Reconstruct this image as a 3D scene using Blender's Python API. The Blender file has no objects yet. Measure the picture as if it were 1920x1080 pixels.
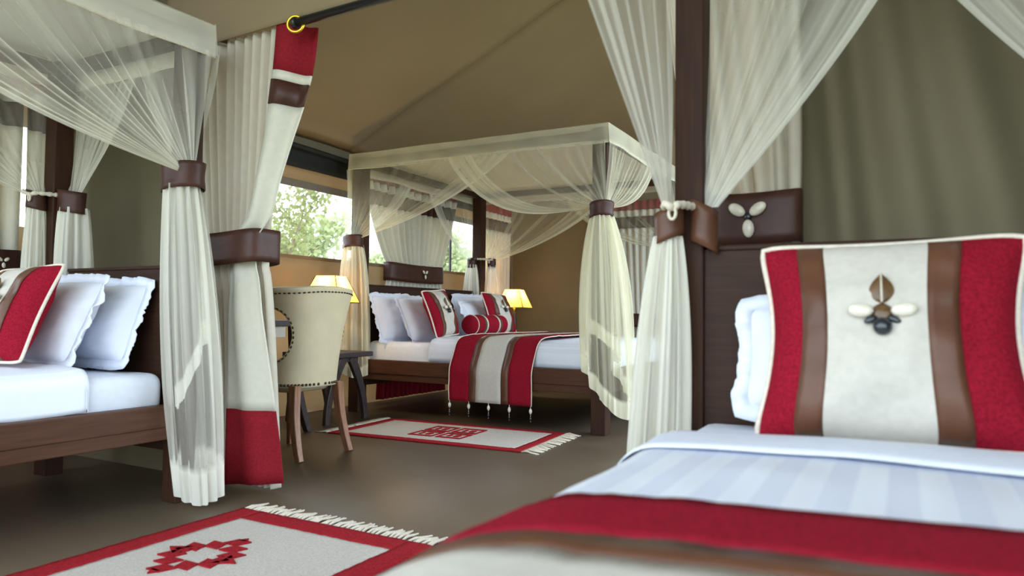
import bpy, bmesh, math, random
from mathutils import Vector, Matrix, noise

# ------------------------------------------------------------------ camera, world, exposure
S = bpy.context.scene
COL = S.collection
YAW, PITCH, ROLL = 0.49975, 0.03718, 0.01107
cam_d = bpy.data.cameras.new('camera')
cam = bpy.data.objects.new('camera', cam_d)
COL.objects.link(cam)
S.camera = cam
_F = Vector((-math.sin(YAW) * math.cos(PITCH), math.cos(YAW) * math.cos(PITCH), math.sin(PITCH)))
_r = Vector((math.cos(YAW), math.sin(YAW), 0))
_u = _r.cross(_F)
_r2 = _r * math.cos(ROLL) + _u * math.sin(ROLL)
_u2 = _u * math.cos(ROLL) - _r * math.sin(ROLL)
cam.matrix_world = Matrix(((_r2.x, _u2.x, -_F.x, 0), (_r2.y, _u2.y, -_F.y, 0), (_r2.z, _u2.z, -_F.z, 0.84), (0, 0, 0, 1)))
cam_d.sensor_width = 36.0
cam_d.lens = 36.0 * 1342.5 / 1920.0
cam_d.clip_start = 0.02
cam_d.dof.use_dof = True
cam_d.dof.focus_distance = 4.6
cam_d.dof.aperture_fstop = 2.8

W = bpy.data.worlds.new('overcast_sky')
S.world = W
W.use_nodes = True
_bg = W.node_tree.nodes['Background']
_bg.inputs[0].default_value = (0.75, 0.88, 1.0, 1)
_bg.inputs[1].default_value = 1.0
S.view_settings.view_transform = 'Standard'
S.view_settings.look = 'None'
S.view_settings.gamma = 1.0
S.view_settings.use_curve_mapping = False
S.view_settings.exposure = 2.48
S.cycles.max_bounces = 10
S.cycles.diffuse_bounces = 6
S.cycles.transmission_bounces = 8
S.cycles.transparent_max_bounces = 24
S.cycles.caustics_reflective = False
S.cycles.caustics_refractive = False


def portal(name, loc, rot, sx, sy):
    d = bpy.data.lights.new(name, 'AREA')
    d.shape = 'RECTANGLE'
    d.size, d.size_y = sx, sy
    d.cycles.is_portal = True
    o = bpy.data.objects.new(name, d)
    o.location, o.rotation_euler = loc, rot
    COL.objects.link(o)


PI = math.pi
XW, YP, YF, XR, YB = -4.4, 2.5, 8.0, 1.9, -0.7          # window wall, partition, far wall, right wall, open front
EAVE, SLOPE, XRIDGE = 2.30, 0.45, -1.25
SILL, WTOP = 1.31, 1.88
XD = -0.1                                                # unseen side of the far room, left open and set close for more light
portal('sky_portal_window_far', (XW - 0.05, 4.2, 1.6), (0, -PI / 2, 0), 0.6, 2.9)
portal('sky_portal_window_corner', (XW - 0.05, 6.7, 1.6), (0, -PI / 2, 0), 0.6, 1.3)
portal('sky_portal_front', (-1.25, YB - 0.2, 1.85), (PI / 2, 0, 0), 6.4, 3.8)
portal('sky_portal_far_opening', (XD + 0.05, 4.95, 1.45), (0, PI / 2, 0), 2.9, 4.8)

# ------------------------------------------------------------------ materials
MATS = {}


def nodes_of(m):
    m.use_nodes = True
    nt = m.node_tree
    return nt, nt.nodes, nt.links


def mat(name, col, rough=0.7, var=0.12, scale=20, bump=0.0, bscale=200, spec=0.3, metal=0.0, stretch=(1, 1, 1),
        trans=None, sheen=0.0, coat=0.0, detail=4):
    """Principled surface with noise tinted colour, fine relief and an optional share of light coming through."""
    if name in MATS:
        return MATS[name]
    m = bpy.data.materials.new(name)
    nt, N, L = nodes_of(m)
    p = N['Principled BSDF']
    tc = N.new('ShaderNodeTexCoord')
    mp = N.new('ShaderNodeMapping')
    mp.inputs['Scale'].default_value = stretch
    L.new(tc.outputs['Object'], mp.inputs[0])
    nz = N.new('ShaderNodeTexNoise')
    nz.inputs['Scale'].default_value = scale
    nz.inputs['Detail'].default_value = detail
    L.new(mp.outputs[0], nz.inputs['Vector'])
    rp = N.new('ShaderNodeValToRGB')
    rp.color_ramp.elements[0].position = 0.3
    rp.color_ramp.elements[1].position = 0.7
    rp.color_ramp.elements[0].color = [c * (1 - var) for c in col] + [1]
    rp.color_ramp.elements[1].color = [min(1, c * (1 + var)) for c in col] + [1]
    L.new(nz.outputs['Fac'], rp.inputs[0])
    L.new(rp.outputs[0], p.inputs['Base Color'])
    p.inputs['Roughness'].default_value = rough
    p.inputs['Specular IOR Level'].default_value = spec
    p.inputs['Metallic'].default_value = metal
    p.inputs['Sheen Weight'].default_value = sheen
    p.inputs['Coat Weight'].default_value = coat
    if bump:
        n2 = N.new('ShaderNodeTexNoise')
        n2.inputs['Scale'].default_value = bscale
        n2.inputs['Detail'].default_value = 3
        L.new(mp.outputs[0], n2.inputs['Vector'])
        b = N.new('ShaderNodeBump')
        b.inputs['Strength'].default_value = bump
        b.inputs['Distance'].default_value = 0.004
        L.new(n2.outputs['Fac'], b.inputs['Height'])
        L.new(b.outputs[0], p.inputs['Normal'])
    if trans:
        t = N.new('ShaderNodeBsdfTranslucent')
        t.inputs[0].default_value = list(trans[0]) + [1]
        mx = N.new('ShaderNodeMixShader')
        mx.inputs[0].default_value = trans[1]
        L.new(p.outputs[0], mx.inputs[1])
        L.new(t.outputs[0], mx.inputs[2])
        L.new(mx.outputs[0], N['Material Output'].inputs[0])
    MATS[name] = m
    return m


def net_mat(name, col):
    """Sheer netting: the mesh attribute 'dens' says how much thread covers the area (more where cloth is gathered)."""
    m = bpy.data.materials.new(name)
    nt, N, L = nodes_of(m)
    N.remove(N['Principled BSDF'])
    at = N.new('ShaderNodeAttribute')
    at.attribute_name = 'dens'
    d = N.new('ShaderNodeBsdfDiffuse')
    d.inputs[0].default_value = list(col) + [1]
    t = N.new('ShaderNodeBsdfTranslucent')
    t.inputs[0].default_value = list(col) + [1]
    m1 = N.new('ShaderNodeMixShader')
    m1.inputs[0].default_value = 0.4
    L.new(d.outputs[0], m1.inputs[1])
    L.new(t.outputs[0], m1.inputs[2])
    tr = N.new('ShaderNodeBsdfTransparent')
    m2 = N.new('ShaderNodeMixShader')
    L.new(at.outputs['Fac'], m2.inputs[0])
    L.new(tr.outputs[0], m2.inputs[1])
    L.new(m1.outputs[0], m2.inputs[2])
    L.new(m2.outputs[0], N['Material Output'].inputs[0])
    return m


M_WOOD = mat('dark_wood', (0.038, 0.018, 0.011), 0.5, 0.22, 6, 0.06, 60, 0.14, stretch=(1, 14, 14))
M_WOODL = mat('dark_wood_lengthwise', (0.078, 0.032, 0.017), 0.45, 0.20, 5, 0.05, 60, 0.18, stretch=(14, 1, 14))
M_WOODZ = mat('dark_wood_upright', (0.042, 0.018, 0.010), 0.5, 0.22, 6, 0.06, 60, 0.14, stretch=(14, 14, 1))
M_CHAIRWOOD = mat('walnut_leg', (0.23, 0.105, 0.055), 0.35, 0.3, 8, 0.1, 60, 0.4, stretch=(10, 10, 1))
M_TABLE = mat('charcoal_wood', (0.040, 0.028, 0.027), 0.42, 0.3, 8, 0.1, 60, 0.4, stretch=(3, 12, 3))
M_SHEET = mat('white_cotton', (0.76, 0.80, 0.90), 0.75, 0.02, 30, 0.12, 500, 0.2)
M_PILLOW = mat('white_pillow_cotton', (0.77, 0.80, 0.89), 0.75, 0.03, 7, 0.35, 14, 0.2)
M_RED = mat('red_woven_cloth', (0.255, 0.009, 0.022), 0.95, 0.28, 160, 0.5, 420, 0.06)
M_REDL = mat('red_curtain_cloth', (0.250, 0.010, 0.018), 0.85, 0.2, 120, 0.3, 420, 0.2, trans=((0.25, 0.01, 0.015), 0.12))
M_LEATHER = mat('brown_leather', (0.056, 0.021, 0.014), 0.45, 0.22, 12, 0.35, 35, 0.3)
M_LEATHER2 = mat('tan_leather_strip', (0.105, 0.042, 0.021), 0.42, 0.18, 9, 0.25, 30, 0.35)
M_CREAM = mat('cream_canvas_cloth', (0.54, 0.505, 0.44), 0.85, 0.05, 60, 0.25, 500, 0.2)
M_PIPING = mat('cream_piping', (0.70, 0.63, 0.52), 0.8, 0.08, 80, 0.3, 400, 0.2)
M_CURTAIN = mat('cream_curtain_lining', (0.68, 0.64, 0.54), 0.85, 0.04, 30, 0.15, 500, 0.2, trans=((0.80, 0.66, 0.46), 0.30))
M_CURTFRONT = mat('cream_curtain_front', (0.72, 0.70, 0.60), 0.85, 0.04, 40, 0.2, 500, 0.2, trans=((0.80, 0.72, 0.56), 0.22))
M_CANVAS = mat('tan_tent_canvas', (0.230, 0.185, 0.115), 0.9, 0.06, 3, 0.12, 600, 0.15, trans=((0.74, 0.55, 0.36), 0.30))
M_ROOF = mat('roof_canvas', (0.275, 0.210, 0.125), 0.9, 0.05, 2, 0.10, 600, 0.15, trans=((0.40, 0.28, 0.15), 0.10))
M_PART = mat('olive_partition_canvas', (0.175, 0.150, 0.095), 0.9, 0.06, 2.5, 0.12, 600, 0.15, trans=((0.30, 0.26, 0.15), 0.15))
M_FAR = mat('far_wall_canvas', (0.20, 0.150, 0.080), 0.9, 0.07, 2.5, 0.12, 600, 0.15, trans=((0.30, 0.22, 0.11), 0.10))
M_FLAP = mat('black_rolled_flap', (0.012, 0.013, 0.011), 0.7, 0.2, 20, 0.1, 200)
M_GREYTRIM = mat('grey_webbing', (0.17, 0.155, 0.13), 0.85, 0.1, 60, 0.2, 400)
M_BLACK = mat('black_metal', (0.012, 0.012, 0.013), 0.35, 0.1, 30, 0, spec=0.5)
M_BRASS = mat('yellow_brass', (0.75, 0.52, 0.05), 0.25, 0.08, 30, 0, metal=0.8)
M_NAIL = mat('antique_nail', (0.10, 0.075, 0.045), 0.3, 0.2, 60, 0, metal=0.9)
M_CHAIR = mat('khaki_upholstery', (0.56, 0.48, 0.32), 0.85, 0.06, 8, 0.25, 500, 0.2)
M_STITCH = mat('dark_stitch', (0.035, 0.02, 0.012), 0.7, 0.2, 50)
M_SHELL = mat('cowrie_shell', (0.72, 0.66, 0.54), 0.18, 0.12, 40, 0, spec=0.6)
M_HORN = mat('carved_horn', (0.11, 0.055, 0.018), 0.3, 0.3, 60, 0, spec=0.5)
M_BEAD = mat('dark_bead', (0.018, 0.022, 0.026), 0.15, 0.2, 60, 0, spec=0.6)
M_CORD = mat('cream_cord', (0.66, 0.60, 0.47), 0.8, 0.1, 80, 0.2, 400)
M_RUGRED = mat('red_rug_wool', (0.300, 0.014, 0.020), 0.95, 0.32, 110, 1.0, 260, 0.1)
M_RUGCREAM = mat('cream_rug_wool', (0.52, 0.475, 0.42), 0.95, 0.14, 130, 1.0, 260, 0.1)
M_FRINGE = mat('cream_fringe', (0.60, 0.53, 0.43), 0.9, 0.15, 120, 0.4, 300)
M_SHADE = mat('parchment_shade', (0.62, 0.44, 0.18), 0.7, 0.25, 16, 0.1, 60, 0.2, trans=((0.95, 0.55, 0.14), 0.65))
M_BARK = mat('tree_bark', (0.20, 0.15, 0.11), 0.9, 0.3, 10, 0.5, 30)
M_NET = net_mat('cream_net', (0.92, 0.89, 0.70))
M_NETW = net_mat('white_net', (0.92, 0.90, 0.80))


def leaf_mat(name, col):
    return mat(name, col, 0.6, 0.3, 1.5, 0, trans=([min(1, c * 1.5) for c in col], 0.5))


def floor_mat():
    m = bpy.data.materials.new('brown_screed_floor')
    nt, N, L = nodes_of(m)
    p = N['Principled BSDF']
    tc = N.new('ShaderNodeTexCoord')
    nz = N.new('ShaderNodeTexNoise')
    nz.inputs['Scale'].default_value = 1.3
    nz.inputs['Detail'].default_value = 7
    nz.inputs['Roughness'].default_value = 0.65
    L.new(tc.outputs['Object'], nz.inputs['Vector'])
    rp = N.new('ShaderNodeValToRGB')
    rp.color_ramp.elements[0].position = 0.3
    rp.color_ramp.elements[1].position = 0.72
    rp.color_ramp.elements[0].color = (0.098, 0.070, 0.044, 1)
    rp.color_ramp.elements[1].color = (0.145, 0.107, 0.069, 1)
    L.new(nz.outputs['Fac'], rp.inputs[0])
    # fine pale scratches
    mp = N.new('ShaderNodeMapping')
    mp.inputs['Scale'].default_value = (1.2, 30, 1)
    mp.inputs['Rotation'].default_value = (0, 0, 0.25)
    L.new(tc.outputs['Object'], mp.inputs[0])
    n2 = N.new('ShaderNodeTexNoise')
    n2.inputs['Scale'].default_value = 3.0
    n2.inputs['Detail'].default_value = 2
    L.new(mp.outputs[0], n2.inputs['Vector'])
    r2 = N.new('ShaderNodeValToRGB')
    r2.color_ramp.elements[0].position = 0.70
    r2.color_ramp.elements[1].position = 0.78
    r2.color_ramp.elements[1].color = (0.35, 0.35, 0.35, 1)
    L.new(n2.outputs['Fac'], r2.inputs[0])
    mx = N.new('ShaderNodeMix')
    mx.data_type = 'RGBA'
    L.new(r2.outputs[0], mx.inputs['Factor'])
    L.new(rp.outputs[0], mx.inputs['A'])
    mx.inputs['B'].default_value = (0.17, 0.15, 0.115, 1)
    L.new(mx.outputs['Result'], p.inputs['Base Color'])
    rr = N.new('ShaderNodeMapRange')
    rr.inputs['To Min'].default_value = 0.36
    rr.inputs['To Max'].default_value = 0.55
    L.new(nz.outputs['Fac'], rr.inputs[0])
    L.new(rr.outputs[0], p.inputs['Roughness'])
    p.inputs['Specular IOR Level'].default_value = 0.45
    return m


def stripe_mat(name, period, contrast):
    """White satin-stripe bed linen: sheen bands woven along the bed."""
    m = bpy.data.materials.new(name)
    nt, N, L = nodes_of(m)
    p = N['Principled BSDF']
    tc = N.new('ShaderNodeTexCoord')
    sp = N.new('ShaderNodeSeparateXYZ')
    L.new(tc.outputs['Object'], sp.inputs[0])
    a = N.new('ShaderNodeMath')
    a.operation = 'MULTIPLY'
    a.inputs[1].default_value = 2 * PI / period
    L.new(sp.outputs['X'], a.inputs[0])
    s = N.new('ShaderNodeMath')
    s.operation = 'SINE'
    L.new(a.outputs[0], s.inputs[0])
    g = N.new('ShaderNodeMapRange')
    g.inputs['From Min'].default_value = -0.25
    g.inputs['From Max'].default_value = 0.25
    L.new(s.outputs[0], g.inputs[0])
    mx = N.new('ShaderNodeMix')
    mx.data_type = 'RGBA'
    L.new(g.outputs[0], mx.inputs['Factor'])
    mx.inputs['A'].default_value = (0.80, 0.84, 0.92, 1)
    mx.inputs['B'].default_value = (0.80 - contrast, 0.83 - contrast, 0.92 - contrast * 0.8, 1)
    L.new(mx.outputs['Result'], p.inputs['Base Color'])
    r = N.new('ShaderNodeMapRange')
    r.inputs['To Min'].default_value = 0.45
    r.inputs['To Max'].default_value = 0.8
    L.new(g.outputs[0], r.inputs[0])
    L.new(r.outputs[0], p.inputs['Roughness'])
    p.inputs['Specular IOR Level'].default_value = 0.25
    return m


M_FLOOR = floor_mat()
M_DUVET = stripe_mat('white_satin_stripe', 0.085, 0.10)
M_DUVET2 = stripe_mat('white_fine_stripe', 0.03, 0.05)

# ------------------------------------------------------------------ helpers


def tag(o, label, cat=None, group=None, kind=None):
    o['label'] = label
    if cat:
        o['category'] = cat
    if group:
        o['group'] = group
    if kind:
        o['kind'] = kind
    return o


def thing(name, label, cat, M, group=None):
    o = bpy.data.objects.new(name, None)
    o.empty_display_size = 0.1
    COL.objects.link(o)
    o.matrix_world = M
    return tag(o, label, cat, group)


def obj(name, verts, faces, m, parent=None, smooth=True, M=None, attr=None):
    me = bpy.data.meshes.new(name)
    me.from_pydata([tuple(v) for v in verts], [], faces)
    me.update()
    if smooth:
        me.polygons.foreach_set('use_smooth', [True] * len(me.polygons))
    me.materials.append(m)
    if attr is not None:
        a = me.attributes.new('dens', 'FLOAT', 'POINT')
        a.data.foreach_set('value', attr)
    o = bpy.data.objects.new(name, me)
    COL.objects.link(o)
    if parent:
        o.parent = parent
    if M is not None:
        o.matrix_local = M
    return o


def link_copy(src, parent, M):
    o = src.copy()
    COL.objects.link(o)
    o.parent = parent
    o.matrix_local = M
    return o


def T(x, y, z=0.0):
    return Matrix.Translation((x, y, z))


def RX(a):
    return Matrix.Rotation(math.radians(a), 4, 'X')


def RY(a):
    return Matrix.Rotation(math.radians(a), 4, 'Y')


def RZ(a):
    return Matrix.Rotation(math.radians(a), 4, 'Z')


def grid(fn, nu, nv, closed=False, base=0):
    """fn(i, j) -> point; nu columns, nv rows."""
    vs = [fn(i, j) for j in range(nv) for i in range(nu)]
    fs = []
    for j in range(nv - 1):
        for i in range(nu if closed else nu - 1):
            a = j * nu + i
            b = j * nu + (i + 1) % nu
            fs.append((base + a, base + b, base + b + nu, base + a + nu))
    return vs, fs


def boxbm(lo, hi, bev=0.004, seg=2):
    bm = bmesh.new()
    bmesh.ops.create_cube(bm, size=1.0)
    for v in bm.verts:
        v.co = Vector([lo[k] + (v.co[k] + 0.5) * (hi[k] - lo[k]) for k in range(3)])
    if bev:
        bmesh.ops.bevel(bm, geom=bm.edges[:], offset=bev, segments=seg, affect='EDGES', profile=0.5)
    return bm


def bm_out(bm):
    bm.verts.index_update()
    vs = [v.co.copy() for v in bm.verts]
    fs = [[v.index for v in f.verts] for f in bm.faces]
    bm.free()
    return vs, fs


def join(*parts):
    vs, fs = [], []
    for v, f in parts:
        b = len(vs)
        vs += list(v)
        fs += [[i + b for i in q] for q in f]
    return vs, fs


def box(name, lo, hi, m, parent=None, bev=0.004, M=None):
    v, f = bm_out(boxbm(lo, hi, bev))
    return obj(name, v, f, m, parent, False, M)


def xf(M, vf):
    return [M @ Vector(v) for v in vf[0]], vf[1]


def tube(pts, rad, n=8, closed=False, cap=True):
    """Round tube through points; rad may be a number or a list."""
    P = [Vector(p) for p in pts]
    k = len(P)
    vs, fs = [], []
    up = None
    for i in range(k):
        a = P[(i - 1) % k] if (closed or i > 0) else P[i]
        b = P[(i + 1) % k] if (closed or i < k - 1) else P[i]
        t = (b - a).normalized()
        if up is None:
            up = t.orthogonal().normalized()
        up = (up - t * up.dot(t))
        up = up.normalized() if up.length > 1e-6 else t.orthogonal().normalized()
        w = t.cross(up)
        r = rad[i] if isinstance(rad, (list, tuple)) else rad
        for q in range(n):
            an = 2 * PI * q / n
            vs.append(P[i] + (up * math.cos(an) + w * math.sin(an)) * r)
    for i in range(k if closed else k - 1):
        for q in range(n):
            a, b = i * n + q, i * n + (q + 1) % n
            c, d = ((i + 1) % k) * n + (q + 1) % n, ((i + 1) % k) * n + q
            fs.append((a, b, c, d))
    if cap and not closed:
        fs.append(tuple(range(n - 1, -1, -1)))
        fs.append(tuple(range((k - 1) * n, k * n)))
    return vs, fs


def sweep_rect(pts, w, d, side):
    """Rectangular bar through points; side = the width direction; w, d may be lists."""
    P = [Vector(p) for p in pts]
    side = Vector(side).normalized()
    vs, fs = [], []
    k = len(P)
    for i in range(k):
        t = (P[min(i + 1, k - 1)] - P[max(i - 1, 0)]).normalized()
        n = t.cross(side).normalized()
        ww = w[i] if isinstance(w, (list, tuple)) else w
        dd = d[i] if isinstance(d, (list, tuple)) else d
        c = 0.15
        for a, b in ((-1, -1 + c), (-1 + c, -1), (1 - c, -1), (1, -1 + c), (1, 1 - c), (1 - c, 1), (-1 + c, 1), (-1, 1 - c)):
            vs.append(P[i] + side * (a * ww / 2) + n * (b * dd / 2))
    for i in range(k - 1):
        for q in range(8):
            a, b = i * 8 + q, i * 8 + (q + 1) % 8
            fs.append((a, b, b + 8, a + 8))
    fs.append(tuple(range(7, -1, -1)))
    fs.append(tuple(range((k - 1) * 8, k * 8)))
    return vs, fs


def lathe(prof, n=16):
    vs, fs = grid(lambda i, j: Vector((prof[j][0] * math.cos(2 * PI * i / n), prof[j][0] * math.sin(2 * PI * i / n), prof[j][1])),
                  n, len(prof), True)
    fs.append(tuple(range(n - 1, -1, -1)))
    fs.append(tuple(range((len(prof) - 1) * n, len(prof) * n)))
    return vs, fs


def ellipsoid(a, b, c, nu=14, nv=8, pinch=0.0):
    prof = []
    vs, fs = [], []
    for j in range(nv + 1):
        t = PI * j / nv
        for i in range(nu):
            p = 2 * PI * i / nu
            y = -math.cos(t)
            k = math.sin(t) * (1 - pinch * y)
            vs.append(Vector((a * k * math.cos(p), b * y, c * k * math.sin(p))))
    for j in range(nv):
        for i in range(nu):
            q, r = j * nu + i, j * nu + (i + 1) % nu
            fs.append((q, q + nu, r + nu, r))
    return vs, fs


def catmull(pts, n):
    P = [Vector(p) for p in pts]
    out = []
    for i in range(len(P) - 1):
        p0, p1, p2, p3 = P[max(i - 1, 0)], P[i], P[i + 1], P[min(i + 2, len(P) - 1)]
        for k in range(n):
            t = k / n
            out.append(0.5 * ((2 * p1) + (p2 - p0) * t + (2 * p0 - 5 * p1 + 4 * p2 - p3) * t * t + (3 * p1 - p0 - 3 * p2 + p3) * t ** 3))
    out.append(P[-1])
    return out


def resample(pts, n):
    P = [Vector(p) for p in pts]
    d = [0.0]
    for a, b in zip(P, P[1:]):
        d.append(d[-1] + (b - a).length)
    out, k = [], 0
    for i in range(n):
        s = d[-1] * i / (n - 1)
        while k < len(P) - 2 and d[k + 1] < s:
            k += 1
        t = (s - d[k]) / max(d[k + 1] - d[k], 1e-9)
        out.append(P[k].lerp(P[k + 1], t))
    return out


def n1(x, seed=0.0):
    return noise.noise(Vector((x, seed * 7.31, seed * 1.7)))


def n3(x, y, z=0.0):
    return noise.noise(Vector((x, y, z)))


def sstep(a, b, x):
    t = max(0.0, min(1.0, (x - a) / (b - a)))
    return t * t * (3 - 2 * t)


def struct(o):
    o['kind'] = 'structure'
    return o


# ------------------------------------------------------------------ the tent
def sheet(name, p00, p10, p01, p11, m, nu=2, nv=2, wob=0.0, freq=2.0, seed=0, thick=0.006, parent=None, fn=None):
    """Canvas panel between four corners, with soft unevenness and real thickness."""
    p00, p10, p01, p11 = map(Vector, (p00, p10, p01, p11))
    nr = (p10 - p00).cross(p01 - p00).normalized()

    def f(i, j):
        u, v = i / (nu - 1), j / (nv - 1)
        p = p00.lerp(p10, u).lerp(p01.lerp(p11, u), v)
        w = 0.0
        if wob:
            w += wob * n3(p.x * freq + seed, p.y * freq, p.z * freq * 0.6)
        if fn:
            w += fn(u, v)
        return p + nr * w
    v, q = grid(f, nu, nv)
    o = obj(name, v, q, m, parent)
    s = o.modifiers.new('thickness', 'SOLIDIFY')
    s.thickness = thick
    s.offset = 0
    return o


def zr(x):
    return EAVE + SLOPE * (x - XW) if x < XRIDGE else EAVE + SLOPE * (XRIDGE - XW) - SLOPE * (x - XRIDGE)


struct(sheet('floor', (XW, YB, 0), (XR, YB, 0), (XW, YF + 0.15, 0), (XR, YF + 0.15, 0), M_FLOOR, 2, 2, thick=0.004))

# window wall: near room (with a curtained window) and far room (two openings)
wl = struct(sheet('wall_left', (XW, YP, 0), (XW, YF, 0), (XW, YP, SILL), (XW, YF, SILL), M_CANVAS, 90, 12, 0.012, 3.0, 1))
WIN = ((2.75, 5.62), (6.05, 7.35))
sheet('upper_canvas', (XW, YP, WTOP), (XW, YF, WTOP), (XW, YP, EAVE + 0.02), (XW, YF, EAVE + 0.02), M_CANVAS, 60, 6, 0.008, 3.0, 2, parent=wl)
for a, b in ((YP, WIN[0][0]), (WIN[0][1], WIN[1][0]), (WIN[1][1], YF)):
    sheet('canvas_mullion', (XW, a, SILL), (XW, b, SILL), (XW, a, WTOP), (XW, b, WTOP), M_CANVAS, 6, 8, 0.006, 3.0, 3, parent=wl)
box('sill_webbing', (XW - 0.006, YP, SILL - 0.025), (XW + 0.008, YF, SILL + 0.004), M_CANVAS, wl, 0.003)
box('lintel_webbing', (XW - 0.006, YP, WTOP - 0.004), (XW + 0.010, YF, WTOP + 0.055), M_GREYTRIM, wl, 0.003)
for y in (5.23, 6.62):
    o = box('window_' + ('1' if y < 6 else '2'), (XW - 0.012, y - 0.011, SILL), (XW + 0.010, y + 0.011, WTOP), M_BLACK, None, 0.003)
    struct(o)
# near-room window wall
wn = struct(sheet('wall_near', (XW, YB, 0), (XW, YP, 0), (XW, YB, SILL), (XW, YP, SILL), M_CANVAS, 60, 10, 0.012, 3.0, 5))
sheet('upper_canvas', (XW, YB, WTOP), (XW, YP, WTOP), (XW, YB, EAVE + 0.02), (XW, YP, EAVE + 0.02), M_CANVAS, 40, 5, 0.008, 3, 6, parent=wn)
sheet('canvas_mullion', (XW, 2.36, SILL), (XW, YP, SILL), (XW, 2.36, WTOP), (XW, YP, WTOP), M_CANVAS, 5, 8, 0.004, 3, 7, parent=wn)
sheet('canvas_mullion', (XW, YB, SILL), (XW, -0.4, SILL), (XW, YB, WTOP), (XW, -0.4, WTOP), M_CANVAS, 20, 8, 0.006, 3, 8, parent=wn)


def far_folds(u, v):
    return 0.012 * math.sin(9 * u + 4 * v) + 0.010 * n3(u * 9, v * 4, 3)


wf = struct(sheet('wall_far', (XW, YF, 0), (XD, YF, 0), (XW, YF, EAVE + 0.05), (XD, YF, EAVE + 0.05), M_FAR, 120, 30, 0.015, 2.5, 9, fn=far_folds))
gv = [Vector((XW, YF, EAVE)), Vector((XRIDGE, YF, zr(XRIDGE) - 0.3)), Vector((XD, YF, zr(XD))), Vector((XD, YF, EAVE))]
obj('gable', gv, [(0, 1, 2, 3)], M_FAR, wf, False)
for x in (-3.28, -1.9):
    box('seam', (x - 0.012, YF - 0.035, 0), (x + 0.012, YF - 0.005, EAVE), M_FAR, wf, 0.003)
box('corner_pole', (XW + 0.02, YF - 0.05, 0), (XW + 0.055, YF - 0.015, EAVE), M_CANVAS, wf, 0.008)
wr = struct(sheet('wall_right', (XR, YB, 0), (XR, YP, 0), (XR, YB, EAVE), (XR, YP, EAVE), M_PART, 60, 10, 0.01, 2.5, 10))
sheet('end_panel', (XD, 7.3, 0), (XD, YF, 0), (XD, 7.3, EAVE + 0.7), (XD, YF, EAVE + 0.7), M_PART, 8, 10, 0.01, 2.5, 10, parent=wr)


# partition with its opening between the two drawn curtains
def part_folds_right(u, v):
    x = u * (XR + 0.35)
    d = 0.0
    for c, k, a, w in ((0.10, 0.32, 0.030, 0.05), (0.22, 0.55, 0.026, 0.07), (0.36, 0.75, 0.030, 0.08), (0.02, 0.05, 0.02, 0.04)):
        cx = c + k * (1 - v) * 0.62
        d += 2.8 * a * math.exp(-((x - cx) / w) ** 2)
    cx = 1.02 - 0.5 * (0.62 - v)
    d -= 0.03 * math.exp(-((x - cx) / 0.035) ** 2) * sstep(0.35, 0.5, v)
    return d + 0.012 * n3(x * 3, v * 3, 5)


pr = struct(sheet('wall_partition_right', (-0.35, YP, 0), (XR, YP, 0), (-0.35, YP, 2.3), (XR, YP, 2.3), M_PART, 160, 50, 0.0, 1, 0, fn=part_folds_right))
box('seam', (0.44, YP - 0.028, 0.0), (0.452, YP - 0.004, 2.3), M_PART, pr, 0.003)
box('seam', (0.456, YP - 0.030, 0.0), (0.462, YP - 0.004, 2.3), M_PART, pr, 0.002)


def part_folds_left(u, v):
    return 0.022 * math.exp(-((u - 0.18 - 0.35 * (1 - v)) / 0.10) ** 2) + 0.016 * math.exp(-((u - 0.42 - 0.25 * (1 - v)) / 0.07) ** 2) + 0.012 * n3(u * 4, v * 3, 8)


pl = struct(sheet('wall_partition_left', (XW, YP, 0), (-3.05, YP, 0), (XW, YP, 2.3), (-3.05, YP, 2.3), M_PART, 60, 40, 0.0, 1, 0, fn=part_folds_left))
box('kerb', (XW, YP - 0.05, 0), (-2.95, YP - 0.01, 0.13), M_CANVAS, pl, 0.006)


def val_folds(u, v):
    r = 0.0
    for k in range(6):
        r += 0.012 * math.sin((v * (1.6 + k * 0.35) + u * 0.9) * 8 + k)
    return r * (0.12 + 0.88 * min(1, v * 2.5)) * 1.2


va = struct(sheet('trim_1', (-3.35, YP - 0.145, 2.155), (XR, YP - 0.145, 2.30), (-3.35, YP - 0.145, 3.9), (XR, YP - 0.145, 3.9), M_ROOF, 120, 60, 0.0, 1, 0, fn=val_folds))
sheet('upper_panel', (XW, YP, 2.2), (-3.3, YP, 2.2), (XW, YP, 3.4), (-3.3, YP, 3.4), M_PART, 12, 12, 0.01, 2, 3, parent=va)

# roof: two slopes, sewn from panels that meet at a seam
cl = None
for k, (a, b) in enumerate(((YB, YP - 0.05), (YP - 0.05, 4.92), (4.92, YF + 0.1))):
    for s in (0, 1):
        dz = -0.35 if k == 2 else 0.0
        xe = XR if k == 0 else XD
        if s == 0:
            o = sheet('ceiling' if cl is None else 'roof_panel', (XW, a, EAVE), (XW, b, EAVE + dz * 0.5), (XRIDGE, a, zr(XRIDGE)), (XRIDGE, b, zr(XRIDGE) + dz), M_ROOF, 30, 30, 0.02, 1.2, 0, parent=cl)
        else:
            o = sheet('roof_panel', (XRIDGE, a, zr(XRIDGE)), (XRIDGE, b, zr(XRIDGE) + dz), (xe, a, zr(xe)), (xe, b, zr(xe)), M_ROOF, 30, 30, 0.02, 1.2, 0, parent=cl)
        if cl is None:
            cl = struct(o)
obj('ridge_gap_cover', *tube([(XRIDGE, YB, zr(XRIDGE) - 0.03), (XRIDGE, 4.92, zr(XRIDGE) - 0.03), (XRIDGE, YF + 0.1, zr(XRIDGE) - 0.38)], 0.045, 10), M_ROOF, cl)  # tube added along the ridge to close the light gap between the slopes
box('eave_band', (XW, YP, EAVE - 0.10), (XW + 0.012, YF, EAVE + 0.0), M_PART, wl, 0.003)

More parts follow.
